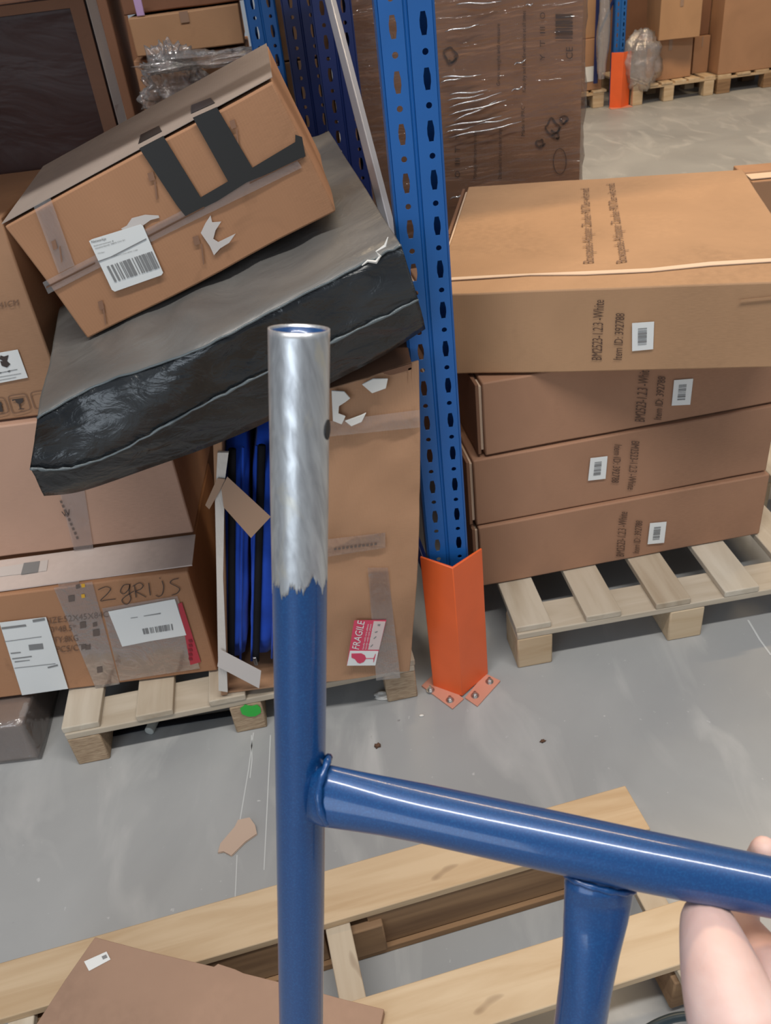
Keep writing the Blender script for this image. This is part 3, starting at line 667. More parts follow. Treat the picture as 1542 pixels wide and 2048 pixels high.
# ================================================================== RACK UPRIGHTS
def perforated(W, H, pitch, cols, z0, th=.002, nseg=12):
    """flat sheet in x,z with slots and round holes; cols: list of (x0, x1, xc)"""
    V = []; F = []
    def cell(x0, x1, za, zb, xc, zc, outline):
        n = len(outline); b_ = len(V)
        for (hx, hz) in outline: V.append((xc+hx, 0, zc+hz))
        for (hx, hz) in outline:
            L = math.hypot(hx, hz); ux, uz = hx/L, hz/L
            tx = ((x1-xc) if ux > 0 else (x0-xc))/ux if abs(ux) > 1e-6 else 1e9
            tz = ((zb-zc) if uz > 0 else (za-zc))/uz if abs(uz) > 1e-6 else 1e9
            t = min(tx, tz); V.append((xc+ux*t, 0, zc+uz*t))
        # include rectangle corners
        cs = []
        for cx_, cz_ in ((x1, zb), (x0, zb), (x0, za), (x1, za)): cs.append((cx_, cz_))
        for i in range(n):
            j = (i+1) % n; a, c = V[b_+n+i], V[b_+n+j]
            cor = None
            if abs(a[0]-c[0]) > 1e-6 and abs(a[2]-c[2]) > 1e-6:
                for cx_, cz_ in cs:
                    if (abs(a[0]-cx_) < 1e-6 or abs(c[0]-cx_) < 1e-6) and (abs(a[2]-cz_) < 1e-6 or abs(c[2]-cz_) < 1e-6): cor = (cx_, cz_)
            if cor: V.append((cor[0], 0, cor[1])); F.append((b_+i, b_+n+i, len(V)-1, b_+n+j, b_+j))
            else: F.append((b_+i, b_+n+i, b_+n+j, b_+j))
    hexo = [(.0036, .0160), (-.0036, .0160), (-.0046, .0105), (-.0058, .005), (-.0058, -.005), (-.0046, -.0105), (-.0036, -.0160), (.0036, -.0160), (.0046, -.0105), (.0058, -.005), (.0058, .005), (.0046, .0105)]
    rnd = [(.0050*math.cos(2*math.pi*k/10+.3), .0050*math.sin(2*math.pi*k/10+.3)) for k in range(10)]
    for x0, x1, xc in cols:
        z = z0
        while z < H:
            cell(x0, x1, z-.024, z+.024, xc, z, hexo)
            cell(x0, x1, z+.024, z+pitch-.024, xc, z+pitch/2, rnd)
            z += pitch
    return V, F
def upright(parent, name, loc, W, D, H, mat, z0, yaw=0, pitch=.0763):
    """perforated C section: front web with two rows of slots, sides, back lips"""
    xc1, xc2 = W*.26, W*.80
    V, F = perforated(W, H, pitch, [(0.003, W*.5-.004, xc1), (W*.5+.004, W-.003, xc2)], z0)
    zb = z0-.024
    n = len(V)
    zt = max(v[2] for v in V)
    def strip(pts):
        b_ = len(V)
        for x, y in pts: V.append((x, y, zb)); V.append((x, y, zt))
        for i in range(len(pts)-1): F.append((b_+2*i, b_+2*i+2, b_+2*i+3, b_+2*i+1))
    strip([(W*.5-.004, 0), (W*.5-.0015, .0025), (W*.5+.0015, .0025), (W*.5+.004, 0)])
    strip([(.02, D), (0, D-.0), (0, .003), (.003, 0)]); strip([(W-.003, 0), (W, .003), (W, D), (W-.02, D)])
    # solid foot portion
    V2 = [(x, y, 0) for x, y in ((0, .003), (.003, 0), (W-.003, 0), (W, .003), (W, D), (0, D))]; 
    b_ = len(V)
    pr_ = [(.02, D), (0, D), (0, .003), (.003, 0), (W-.003, 0), (W, .003), (W, D), (W-.02, D)]
    for x, y in pr_: V.append((x, y, .004)); V.append((x, y, zb))
    for i in range(len(pr_)-1): F.append((b_+2*i, b_+2*i+2, b_+2*i+3, b_+2*i+1))
    o = mesh(name, V, F, mat, parent, loc=loc, eul=(0, 0, yaw))
    s = o.modifiers.new('thickness', 'SOLIDIFY'); s.thickness = .002; s.offset = 1
    return o
rk = root('rack_upright_frame', (.081, 1.47, 0), label='blue perforated rack upright with a grey diagonal brace, behind the orange guard', cat='rack')
upright(rk, 'front_post', (0, 0, 0), .087, .07, 2.10, RACKBLUE, .0635+.057, 0)
upright(rk, 'rear_post', (-.106, 1.02, 0), .10, .07, 2.10, RACKSHADED, .09, 0)
box('foot_plate', (-.01, -.005, 0), (.097, .09, .004), RACKBLUE, rk, bevel=.001)
box('foot_plate', (-.116, 1.0, 0), (.004, 1.10, .004), RACKSHADED, rk, bevel=.001)
V, F = tube_mesh([(.005, .045, 1.00), (-.09, 1.03, 1.62)], [(.013, .013, (1, 0, 0))]*2, 4); mesh('diagonal_brace', V, F, plain('galvanised_brace', (.36, .37, .42), .4, .4), rk, bevel=.002)
V, F = tube_mesh([(.01, .05, .25), (-.10, 1.03, .25)], [(.013, .013, (1, 0, 0))]*2, 4); mesh('horizontal_brace', V, F, RACKSHADED, rk, bevel=.002)
r2 = root('rack_upright_frame', (-.108, 2.72, 0), label='blue perforated rack upright painted as shaded, between the tilted carton and grey brace', cat='rack')
upright(r2, 'front_post', (0, 0, 0), .095, .07, 2.1, RACKSHADED, .10, 0); box('foot_plate', (-.01, -.005, 0), (.105, .09, .004), RACKSHADED, r2, bevel=.001)
r4 = root('rack_upright_frame', (-.218, 2.86, 0), label='bright blue perforated rack post far behind the tilted carton', cat='rack')
upright(r4, 'front_post', (0, 0, 0), .085, .05, 2.1, RACKBLUE, .10, 0); box('foot_plate', (-.01, -.005, 0), (.095, .07, .004), RACKBLUE, r4, bevel=.001)

# orange corner guard
def guard(name, lb, loc, h, w=.078, yaw=.0, group='orange post guards', plates=True, V3=None):
    r = root(name, loc, (0, 0, yaw), label=lb, cat='post guard', group=group)
    a, c, d = V3; th = .005
    # L shaped sheet, corner c in front; top edges cut down towards the corner
    outer = [a, c, d]; inn = [(a[0]+.003, a[1]+.004), (0, th*1.5), (d[0]-.003, d[1]+.004)]
    hs = [h[0], h[1], h[2]]
    V = [(x, y, .004) for x, y in outer]+[(x, y, z) for (x, y), z in zip(outer, hs)]+[(x, y, .004) for x, y in inn]+[(x, y, z) for (x, y), z in zip(inn, hs)]
    F = [(0, 1, 4, 3), (1, 2, 5, 4), (7, 6, 9, 10), (8, 7, 10, 11), (3, 4, 10, 9), (4, 5, 11, 10), (0, 3, 9, 6), (2, 8, 11, 5), (0, 6, 7, 1), (1, 7, 8, 2)]
    mesh('guard_angle', V, F, ORANGE, r, bevel=.0015)
    return r
G = guard('post_guard', 'orange steel corner guard bolted round the near blue post', (.128, 1.412, 0), (.408, .402, .395), V3=[(-.066, .046), (0, 0), (.074, .064)])
def plate(r, pts, mat=ORANGEBASE):
    n = len(pts); V = [(x, y, 0.0005) for x, y in pts]+[(x, y, .005) for x, y in pts]
    mesh('base_plate', V, [tuple(range(n))[::-1], tuple(range(n, 2*n))]+[(i, (i+1) % n, n+(i+1) % n, n+i) for i in range(n)], mat, r, bevel=.001)
g0 = np.array([.128, 1.412])
for pp in ([(843, 1372), (905, 1418), (928, 1398), (866, 1350)], [(930, 1396), (955, 1413), (1001, 1362), (970, 1347)]):
    P_ = [on_z(u, v_, .003)[:2]-g0 for u, v_ in pp]
    ar = sum(P_[i][0]*P_[(i+1) % 4][1]-P_[(i+1) % 4][0]*P_[i][1] for i in range(4)); P_ = P_ if ar > 0 else P_[::-1]
    plate(G, P_)
for u, v_ in ((861, 1380), (900, 1400), (950, 1391), (979, 1363)):
    p = on_z(u, v_, .006); x, y = p[0]-g0[0], p[1]-g0[1]
    V, F = tube_mesh([(x, y, .005), (x, y, .0065)], .010, 16); mesh('washer', V, F, STEEL, G)
    V, F = tube_mesh([(x, y, .0065), (x, y, .0135)], .0068, 6); bo = mesh('bolt', V, F, STEEL, G, bevel=.001)
    V, F = tube_mesh([(x, y, .0135), (x, y, .019)], .0035, 10); mesh('thread', V, F, STEEL, bo)

# ================================================================== FILM-WRAPPED STACK BEHIND THE RIGHT CARTONS
W = Box('wrapped_carton', (.02, 2.75, 0), (0, 0, 0), (.722, .60, 1.72), label='tall printed carton in stretch film behind the long carton stack', cat='carton')
body(W, KR_WRAP, 8, .003, 40)
WINK = plain('carton_print', (.085, .045, .03), .7)
def wtext(s, p0, p1, h): text(W, 'front', s, p0, p1, h, WINK, None, .004)
Zw = lambda L: [(860+x/4.673, y/4.673) for x, y in L]
def wt(s, a, b_, h): wtext(s, Zw([a])[0], Zw([b_])[0], h)
wt('CE', (1330, 550), (1330, 440), 13)
barcode(W, 'front', Zw([(1170, 130), (1170, 370), (1330, 370), (1330, 130)]), 9, None, 9, mat=WINK, off=.0042)
for x, y0, y1, s in ((420, 1230, 1670, 'Montage instructions inside'), (655, 1190, 1670, 'Distributed for the outdoor range'), (880, 100, 860, 'Keep dry and handle with care at all times'), (640, 220, 800, 'Gross weight and measure'), (870, 990, 1270, 'Made in PRC')):
    wt(s, (x+12, y1), (x+12, y0), 7)
strokes(W, 'front', [Zw([(1210+60*math.sin(k/12*6.283), 1505-120*math.cos(k/12*6.283)) for k in range(13)])], .0012, 'oval_print', WINK, None, .0042)
for cx_, cy_, s in ((1140, 1180, 95), (1030, 1335, 50), (1250, 1120, 50), (1180, 1270, 45), (190, 520, 90)):
    rr_ = random.Random(int(cx_)); strokes(W, 'front', [Zw([(cx_+s*rr_.uniform(.35, .9)*math.cos(k), cy_+s*rr_.uniform(.35, .9)*math.sin(k)) for k in np.arange(0, 9, .9)])], .0028, 'line_drawing', WINK, None, .0042)
for y_, pts in ((1620, 'O'), (1500, 'III'), (1390, 'T'), (1270, 'Y')): wt(pts, (278, y_+35), (278, y_-25), 10)
for y_, pts in ((140, 'O'), (275, 'III'), (400, 'T'), (530, 'Y')): wt(pts, (1072, y_+35), (1072, y_-25), 10)
# film skin with stretched folds
def filmskin(b_, amp, n, parent, grow=.008, seed=0, mat=FILM):
    w, d, h = b_.dims; V, F = gridbox(w+2*grow, d+2*grow, h+grow, n, 0, 0); o = []
    for x, y, z in V:
        k = noise.noise(Vector((x*3, y*3, z*22+x*4.5+seed)))*amp
        o.append((x-grow+(k if x > w else (-k if x < .001 else 0)), y-grow+(-abs(k)-amp*.2 if y < .001 else abs(k)), z))
    return mesh('stretch_film', o, F, mat, parent, smooth=True)
filmskin(W, .014, 60, W.root)
# a few taut film folds that catch the light
FOLD = glossfilm('film_fold', (1, 1, 1), .55, 20, (1, 1, 1), .12, .35, .3)
for a_, c_ in (((880, 153), (960, 148)), ((880, 163), (930, 150)), ((897, 187), (972, 178)), ((892, 199), (965, 186)), ((896, 213), (1000, 183)), ((895, 228), (1010, 198)), ((905, 240), (990, 200)), ((888, 252), (1000, 230)), ((950, 247), (1020, 233)), ((896, 273), (1040, 241)), ((890, 262), (945, 250)), ((1025, 128), (1048, 118)), ((888, 62), (955, 48)), ((898, 395), (925, 384)), ((1020, 180), (1042, 171)), ((910, 8), (1000, 2)), ((1048, 10), (1062, 7))):
    p, q_ = W.px('front', *a_), W.px('front', *c_)
    V, F = tube_mesh([(p[0]+(q_[0]-p[0])*t, -.024+.004*math.sin(t*9), p[1]+(q_[1]-p[1])*t+.002*math.sin(t*7)) for t in np.linspace(0, 1, 8)], [.001, .002, .003, .0026, .003, .0024, .0016, .0008], 6)
    mesh('film_fold', V, F, FOLD, W.root, smooth=True)

# ================================================================== DARK WRAPPED BOX, UPPER LEFT
D = Box('wrapped_carton', (-1.12, 2.05, .70), (0, 0, 0), (.642, .085, .79), label='dark film-covered box, shade and side light painted in, at the upper left edge', cat='carton')
body(D, cardboard('dark_shaded_board', (.062, .026, .020), .5, .05, .85), 6, .002, 50)  # dark brown film, with the shelf's shade put into the board colour
poly(D, 'right', [(.0, 0), (.085, 0), (.085, .79), (0, .79)], 'lit_pale_side', WHITEBOARD, pix=False, off=.003, th=.002)  # side painted paler for the warm light reaching it from the far aisle
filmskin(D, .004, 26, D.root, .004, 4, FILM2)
for a_ in ((.02, .03), (.02, .77)): pass
poly(D, 'front', [(.0, .772), (.642, .772), (.642, .79), (0, .79)], 'edge_strip', KR_DARK, pix=False, off=.006, th=.004)
poly(D, 'front', [(.612, .0), (.642, 0), (.642, .772), (.612, .772)], 'edge_strip', KR_DARK, pix=False, off=.006, th=.004)
box('support_carton', (0, 0, 0), (.62, .45, .56), KR_DARK, None, bevel=.004, loc=(-1.12, 2.04, .132)); 
o = bpy.data.objects['support_carton']; o.name = 'carton'; tag(o, 'dark carton hidden behind the left stack, under the film-covered box', 'carton')

# ================================================================== BACKGROUND CARTONS, LEFT BACK ROW
def carton(P, yaw, dims, mat, lb, seed=0, grp=None, name='carton', seam=True, lay=None):
    b_ = Box(name, P, (0, 0, yaw), dims, label=lb, cat='carton', group=grp); body(b_, mat, 5, .003, seed)
    w, d, h = dims
    if seam:
        poly(b_, 'top', [(0.0, d*.49), (w, d*.49), (w, d*.51), (0, d*.51)], 'packing_tape', BROWNTAPE, pix=False, off=.003)
        poly(b_, 'front', [(w*.46, h*.72), (w*.54, h*.72), (w*.54, h), (w*.46, h)], 'packing_tape', BROWNTAPE, pix=False, off=.003)
    return b_
bg = 'cartons in the row behind the rack'
carton((-.585, 3.0, 1.285), .06, (.335, .35, .105), KR_TOP, 'flat carton lit warm, upper one above the bubble wrap', 1, bg)
carton((-.605, 3.02, 1.0), .06, (.36, .35, .275), KR_BROWN, 'carton under bubble wrap behind the tilted carton', 2, bg)
carton((-1.02, 3.05, 1.0), .06, (.37, .40, .60), KR_DARK, 'dark carton behind the pale side of the film-covered box', 3, bg)
carton((-.605, 3.05, 1.395), .06, (.42, .35, .3), KR_DARK, 'dark carton at the top edge of the picture, left of the posts', 4, bg)
carton((-.60, 2.98, .42), .06, (.42, .40, .575), KR_DARK, 'carton low in the back row behind the black package', 5, bg)
carton((-.165, 3.0, 1.225), 0, (.175, .35, .40), KR_TOP, 'pale carton between two blue posts at the top', 6, bg)
carton((-.17, 3.0, .8), 0, (.175, .35, .42), KR_TOP, 'pale carton below another between two blue posts', 7, bg)
carton((-.17, 3.0, .14), 0, (.175, .38, .65), KR_DARK, 'dark carton at the foot of the back row', 8, bg)
pallet('pallet under the back row of cartons', (-1.05, 2.95, 0), .03, .95, .9, [0, .17, .34, .51, .68, .86], .09, [0, .4, .8], [0, .4, .85], .13, PINE, PINE)
pallet('pallet under the low back carton between the posts', (-.06, 3.40, 0), .0, .8, .8, [0, .17, .34, .51, .68], .09, [0, .35, .7], [0, .35, .7], .13, PINE, PINE)
carton((-1.02, 3.02, .14), .06, (.40, .42, .845), KR_DARK, 'tall dark carton at the left of the back row', 9, bg)
# low support under -.60 carton
carton((-.60, 2.98, .14), .06, (.42, .40, .275), KR_DARK, 'lowest carton of the back row behind the left stack', 10, bg, seam=False)
def crumple(name, lb, c, r, mat, seed, cat, n=26, amp=.45):
    V = []; F = []
    for j in range(n+1):
        for i in range(n):
            th_, ph = math.pi*j/n, 2*math.pi*i/n; d_ = Vector((math.sin(th_)*math.cos(ph), math.sin(th_)*math.sin(ph), math.cos(th_)))
            k = 1+amp*noise.noise(d_*2.2+Vector((seed, 0, 0)))+amp*.4*noise.noise(d_*6+Vector((0, seed, 0)))+amp*.35*abs(noise.noise(d_*14+Vector((0, 0, seed))))
            V.append((d_.x*r[0]*k, d_.y*r[1]*k, max(d_.z*k, -1)*r[2]))
    for j in range(n):
        for i in range(n): F.append((j*n+i, (j+1)*n+i, (j+1)*n+(i+1) % n, j*n+(i+1) % n))
    o = mesh(name, V, F, mat, None, smooth=True, loc=c); return tag(o, lb, cat)
crumple('bubble_wrap', 'crumpled bubble wrap over the carton behind the tilted carton', (-.49, 2.95, 1.19), (.085, .03, .10), BUBBLE, 3, 'bubble wrap', 70, .7)
crumple('plastic_sheet', 'thin clear plastic sheet lying under the flat warm carton', (-.37, 2.93, 1.262), (.16, .05, .022), BUBBLE, 7, 'plastic sheet', 60, .7)
crumple('plastic_sheet', 'clear plastic crumpled on top of the dark box at the top left', (-.46, 2.14, 1.515), (.045, .05, .022), BUBBLE, 12, 'plastic sheet')
o = box('plastic_strip', (-.012, -.004, 0), (.012, .004, .07), plain('lilac_plastic', (.52, .36, .62), .4), None, loc=(-.545, 3.005, 1.392)); tag(o, 'short lilac plastic strip at the top edge above the warm carton', 'plastic')
# low shelf over the left bay whose shade darkens the upper left
sh = root('rack_shelf', (-2.6, 1.43, 0), label='shelf deck over the left bay with blue front beam', cat='shelf')
box('front_beam', (0, -.02, 1.66), (2.67, .03, 1.76), ORANGE, sh); box('rear_beam', (0, .95, 1.66), (2.60, 1.0, 1.76), ORANGE, sh)
for k in range(9): box('deck_board', (.28*k, .03, 1.74), (.28*k+.26, .95, 1.765), PINE, sh)

# ================================================================== FAR SIDE OF THE BACK AISLE
fr = root('rack_upright_frame', (2.43, 8.02, 0), label='distant blue rack post rising from its orange guard', cat='rack')
upright(fr, 'front_post', (0, 0, 0), .095, .07, 1.6, RACKBLUE, .10)
V, F = tube_mesh([(.0, .05, .62), (-.32, .08, .30+.02)], .014, 6)
V, F = tube_mesh([(.03, .06, .88), (-.13, .06, .55)], .012, 6); mesh('diagonal_brace', V, F, RACKSHADED, fr)
V, F = tube_mesh([(-.13, .06, .2), (-.13, .06, 1.5)], .02, 6); mesh('side_post', V, F, RACKSHADED, fr)
G2 = guard('post_guard', 'distant orange corner guard at the foot of the far post', (2.49, 7.93, 0), (.435, .435, .43), V3=[(-.085, .06), (0, 0), (.09, .07)])
plate(G2, [(-.09, -.02), (.1, -.02), (.1, .07), (-.09, .07)])
pf = pallet('distant pallet right of the far orange guard, under crumpled film', (2.60, 7.96, 0), .05, .74, .9, [0, .125, .25, .375, .50, .64], .10, [0, .4, .8], [0, .28, .64], .155, PINE, PINE, blk=(.09, .1))
pg = pallet('distant pallet at the right edge under the widest carton', (3.36, 8.0, 0), .04, .95, .9, [0, .17, .34, .51, .68, .84], .12, [0, .4, .8], [0, .42, .83], .15, PINE, PINE_DARK, blk=(.12, .1))
ph = pallet('distant pallet just left of the far orange guard', (1.78, 8.05, 0), .04, .60, .9, [0, .17, .34, .50], .12, [0, .4, .8], [0, .25, .50], .14, PINE, PINE, blk=(.10, .1))
fg = 'cartons across the back aisle'
carton((2.74, 8.06, .16), .05, (.40, .5, .315), KR_BROWN, 'distant lower carton on the pallet beside the crumpled film', 21, fg)
carton((2.80, 7.98, .48), -.10, (.34, .5, .33), KR_TOP, 'distant upper carton jutting out above the crumpled film', 22, fg)
carton((3.20, 8.2, .155), .04, (.14, .5, .29), KR_BROWN, 'distant narrow carton between two bigger ones', 24, fg)
carton((3.17, 8.25, .447), .04, (.17, .5, .40), KR_DARK, 'distant dark carton above the narrow one', 25, fg)
carton((3.36, 8.02, .152), .04, (.90, .6, 1.0), KR_BROWN, 'largest distant carton at the top right corner', 26, fg)
cw = carton((1.83, 8.1, .142), .04, (.535, .5, .40), KR_BROWN, 'distant carton with a white label left of the far guard', 27, fg)
poly(cw, 'front', [(.385, .07), (.46, .07), (.46, .19), (.385, .19)], 'paper_label', PAPER, pix=False, off=.004)
carton((1.83, 8.14, .545), .04, (.53, .5, .30), KR_TOP, 'distant carton above the one with the white label', 28, fg)
crumple('crumpled_film', 'distant heap of crumpled grey film on a pallet beside the orange guard', (2.67, 7.99, .33), (.16, .10, .22), BUBBLE, 5, 'plastic film', 30, .35)
crumple('crumpled_film', 'distant milky film hanging left of the far blue post', (2.33, 7.99, .62), (.05, .04, .38), BUBBLE, 9, 'plastic film', 24, .3)
# dark store behind the far row
carton((1.6, 9.3, 0), .03, (2.6, .8, 2.2), KR_DARK, 'wide dark wall of goods behind the distant cartons', 29, seam=False)
# half-hidden carton at the right edge
ce = carton((1.52, 3.2, .0), -.12, (.45, .25, .61), KR_BROWN, 'carton cut by the right edge beyond the askew top carton', 33)
poly(ce, 'top', [(0, .02), (.45, .02), (.45, .09), (0, .09)], 'lid_flap', KR_EDGE, pix=False, off=.004, th=.003)

# ================================================================== SMALL THINGS ON THE FLOOR
sc = [(437, 1705), (442, 1688), (470, 1655), (478, 1645), (500, 1640), (511, 1655), (513, 1668), (490, 1684), (463, 1711), (448, 1703)]
P_ = [on_z(u, v_, .004) for u, v_ in sc]; c0 = np.mean(P_, 0); n = len(P_)
V = [(p[0]-c0[0], p[1]-c0[1], .003+.006*(i in (3, 4, 5))) for i, p in enumerate(P_)]; V += [(x, y, z+.004) for x, y, z in V]
o = mesh('torn_tape', V, [tuple(range(n)), tuple(range(n, 2*n))[::-1]]+[(i, (i+1) % n, n+(i+1) % n, n+i) for i in range(n)], plain('tape_scrap', (.50, .37, .29), .45), None, bevel=.001, loc=(c0[0], c0[1], -.001))
tag(o, 'torn scrap of brown tape lying on the bare floor', 'tape')
crumple('foam_scrap', 'white foam scrap on the floor by the left pallet end', tuple(on_z(768, 1390, .004)), (.022, .012, .006), FOAM, 2, 'foam', 14, .8)
crumple('foam_crumb', 'tiny white foam crumb in front of the orange guard', tuple(on_z(843, 1431, .002)), (.006, .003, .002), FOAM, 4, 'foam', 8)
crumple('dirt_clod', 'small dark clod of dirt on the floor right of the blue tube', tuple(on_z(755, 1491, .003)), (.007, .006, .004), INSIDE, 6, 'dirt', 10, .8)
crumple('dirt_speck', 'small dark speck on the floor below the right pallet', tuple(on_z(1086, 1482, .003)), (.006, .003, .003), INSIDE, 8, 'dirt', 10, .8)
p = on_z(298, 1463, .012)
V, F = tube_mesh([(0, 0, 0), (.03, .12, .0)], [.0115, .0115], 20); o = mesh('plastic_roll', V, F, plain('grey_plastic', (.42, .44, .42), .4), None, bevel=.002, loc=tuple(p)); tag(o, 'round grey end of a small roll lying under the left pallet', 'roll')
V, F = tube_mesh([on_z(225, 1467, .004), on_z(300, 1452, .004), on_z(400, 1436, .004), on_z(470, 1425, .004)], [(.010, .002, (0, 1, 0))]*4, 8); tag(mesh('strap', V, F, BLACKFAB, None), 'dark strap lying on the floor beneath the left pallet', 'strap')
# chalky scratches in the floor
SCR = plain('scratch_white', (.52, .53, .53), .8)
for k, L in enumerate(([(507, 1465), (497, 1540), (480, 1640)], [(503, 1470), (504, 1520), (500, 1556)], [(474, 1710), (472, 1760), (470, 1800)], [(541, 1470), (535, 1600), (528, 1740)], [(1496, 1240), (1520, 1280), (1542, 1310)])):
    V = []; F = []
    for i, (u, v_) in enumerate(L):
        w_ = 1.1 if k < 4 else 2
        V += [tuple(on_z(u-w_, v_, .0006)), tuple(on_z(u+w_, v_, .0006))]
        if i: F.append((2*i-2, 2*i-1, 2*i+1, 2*i))
    mesh('scratch', V, F, SCR, bpy.data.objects['floor'])

# flat cardboard in the foreground
cs = [(190, 1874), (300, 1903), (428, 1933), (436, 1927), (470, 1938), (487, 1946), (600, 1974), (690, 1999), (768, 2018), (748, 2110), (730, 2300), (-60, 2300), (70, 2052), (130, 1960)]
zc = .158; P_ = [on_z(u, v_, zc) for u, v_ in cs]; c0 = np.array([-.35, .6, .142]); n = len(P_)
V = [(p[0]-c0[0], p[1]-c0[1], .0) for p in P_]+[(p[0]-c0[0], p[1]-c0[1], zc-c0[2]) for p in P_]
cr = root('flattened_carton', tuple(c0), label='flattened brown cardboard on the foreground pallet', cat='cardboard')
mesh('sheet', V, [tuple(range(n)), tuple(range(n, 2*n))[::-1]]+[(i, (i+1) % n, n+(i+1) % n, n+i)[::-1] for i in range(n)], KR_SHEET, cr, bevel=.001)
st_ = [on_z(u, v_, zc+.001) for u, v_ in ((168, 1923), (213, 1903), (221, 1919), (178, 1942))]
mesh('sticker', [(p[0]-c0[0], p[1]-c0[1], p[2]-c0[2]) for p in st_], [(3, 2, 1, 0)], PAPER, cr)
st_ = [on_z(u, v_, zc+.0016) for u, v_ in ((203, 1913), (212, 1909), (215, 1915), (206, 1919))]
mesh('sticker_print', [(p[0]-c0[0], p[1]-c0[1], p[2]-c0[2]) for p in st_], [(3, 2, 1, 0)], GREYINK, cr)
pts = [(745, 2070), (768, 2018), (775, 2022), (760, 2110)]
# thin dark cable near the hand and a white board beyond it
V, F = tube_mesh(smoothpts([at_depth(1270, 2075, .62), at_depth(1320, 2045, .62), at_depth(1375, 2032, .62), at_depth(1470, 2040, .62)]), .0035, 8)
tag(mesh('cable', V, F, plain('dark_cable', (.03, .05, .06), .4), None, smooth=True), 'thin dark cable at the lower right beside the hand', 'cable')

# ================================================================== BICYCLE FRAME
def bikepaint():
    m, nt, b = nodes('metallic_blue_paint'); v = objcoord(nt)
    c = mixcol(nt, ramp(nt, noise_n(nt, 900, v, 1), .45, .75), (.003, .050, .185), (.006, .075, .235))
    nt.links.new(c, b.inputs['Base Color']); b.inputs['Metallic'].default_value = .15; b.inputs['Roughness'].default_value = .38
    b.inputs['Coat Weight'].default_value = .55; b.inputs['Coat Roughness'].default_value = .09
    bump(nt, b, noise_n(nt, 60, v, 3), .05, .0004); return m
BIKE = bikepaint()
def baremetal():
    m, nt, b = nodes('bare_brushed_metal'); v = objcoord(nt, (1, 1, .12))
    n1 = noise_n(nt, 260, v, 5, .4); c = mixcol(nt, ramp(nt, n1, .35, .7), (.62, .64, .66), (.40, .41, .43))
    c = mixcol(nt, ramp(nt, noise_n(nt, 30, objcoord(nt, (1, 1, .35)), 5, 1), .60, .66), c, (.62, .60, .54))
    nt.links.new(c, b.inputs['Base Color']); b.inputs['Metallic'].default_value = .8
    rr = nd(nt, 'ShaderNodeMapRange'); rr.inputs[3].default_value = .28; rr.inputs[4].default_value = .5; nt.links.new(n1, rr.inputs[0]); nt.links.new(rr.outputs[0], b.inputs['Roughness'])
    bump(nt, b, n1, .25, .0006); return m
BARE = baremetal()
A = at_depth(598, 657, .408); Bp = at_depth(603, 2250, .610); ax = (Bp-A)/np.linalg.norm(Bp-A); Lx = np.linalg.norm(Bp-A)
fb = root('bicycle_frame', tuple(A), label='metallic blue bicycle frame with a bare silver tube end, held up in front', cat='bicycle frame')
def rel(p): return np.array(p)-A
sx = np.array([1.0, 0, 0]); sx = sx-ax*(sx@ax); sx /= np.linalg.norm(sx); sy = np.cross(ax, sx)
# seat tube: outer and inner wall, open at the top
def hollow(s0, s1, ro, ri, n=48, m_=30, jag=None, rough=0):
    V = []; F = []
    for layer in (0, 1):
        for j in range(m_+1):
            for i in range(n):
                a = 2*math.pi*i/n; e = s1 if not jag else s1+jag(a); s = s0+(e-s0)*j/m_
                r = (ro+rough*noise.noise(Vector((math.cos(a)*3, math.sin(a)*3, s*30)))) if layer == 0 else ri
                V.append(tuple(ax*s+sx*r*math.cos(a)+sy*r*math.sin(a)))
    o = (m_+1)*n
    for j in range(m_):
        for i in range(n):
            k = (i+1) % n; F.append((j*n+i, j*n+k, (j+1)*n+k, (j+1)*n+i)); F.append((o+(j+1)*n+i, o+(j+1)*n+k, o+j*n+k, o+j*n+i))
    for i in range(n):
        k = (i+1) % n; F.append((i, o+i, o+k, k)); F.append((m_*n+k, o+m_*n+k, o+m_*n+i, m_*n+i))
    return V, F
sb = (np.array(at_depth(600, 1140, .462))-A)@ax
def jag(a): return .009*noise.noise(Vector((math.cos(a)*3, math.sin(a)*3, 1)))+.008*abs(noise.noise(Vector((math.cos(a)*9, math.sin(a)*9, 4))))+.0025*noise.noise(Vector((math.cos(a)*28, math.sin(a)*28, 7)))
V, F = hollow(.03, Lx, .01485, .0128); mesh('seat_tube', V, F, BIKE, fb, smooth=True)
V, F = hollow(0, sb, .01500, .01405, 220, 40, jag, .00010); o = mesh('bare_tube_end', V, F, BARE, fb, smooth=True); o['label'] = 'bare silver metal end of the blue tube'
V, F = hollow(0.0012, .06, .0139, .0128, 48, 6); o = mesh('tube_bore', V, F, BIKE, fb, smooth=True)
# small drilled hole on the right side of the bare end
hp = on = None
s_ = (np.array(at_depth(655, 850, .43))-A)@ax; dirn = sx*.86-sy*.5
dirn = dirn if (dirn@(CC-A)) > 0 or True else dirn
c_ = ax*s_
best = max((math.cos(a)*sx+math.sin(a)*sy for a in np.linspace(0, 6.28, 60)), key=lambda v_: v_[0]*1.0+(v_@((CC-A)/np.linalg.norm(CC-A)))*.30)
V, F = tube_mesh([c_+best*.0147, c_+best*.01535], [(.0052, .0036, tuple(ax))]*2, 18); mesh('drilled_hole', V, F, plain('hole_dark', (.01, .01, .012), .6), fb)
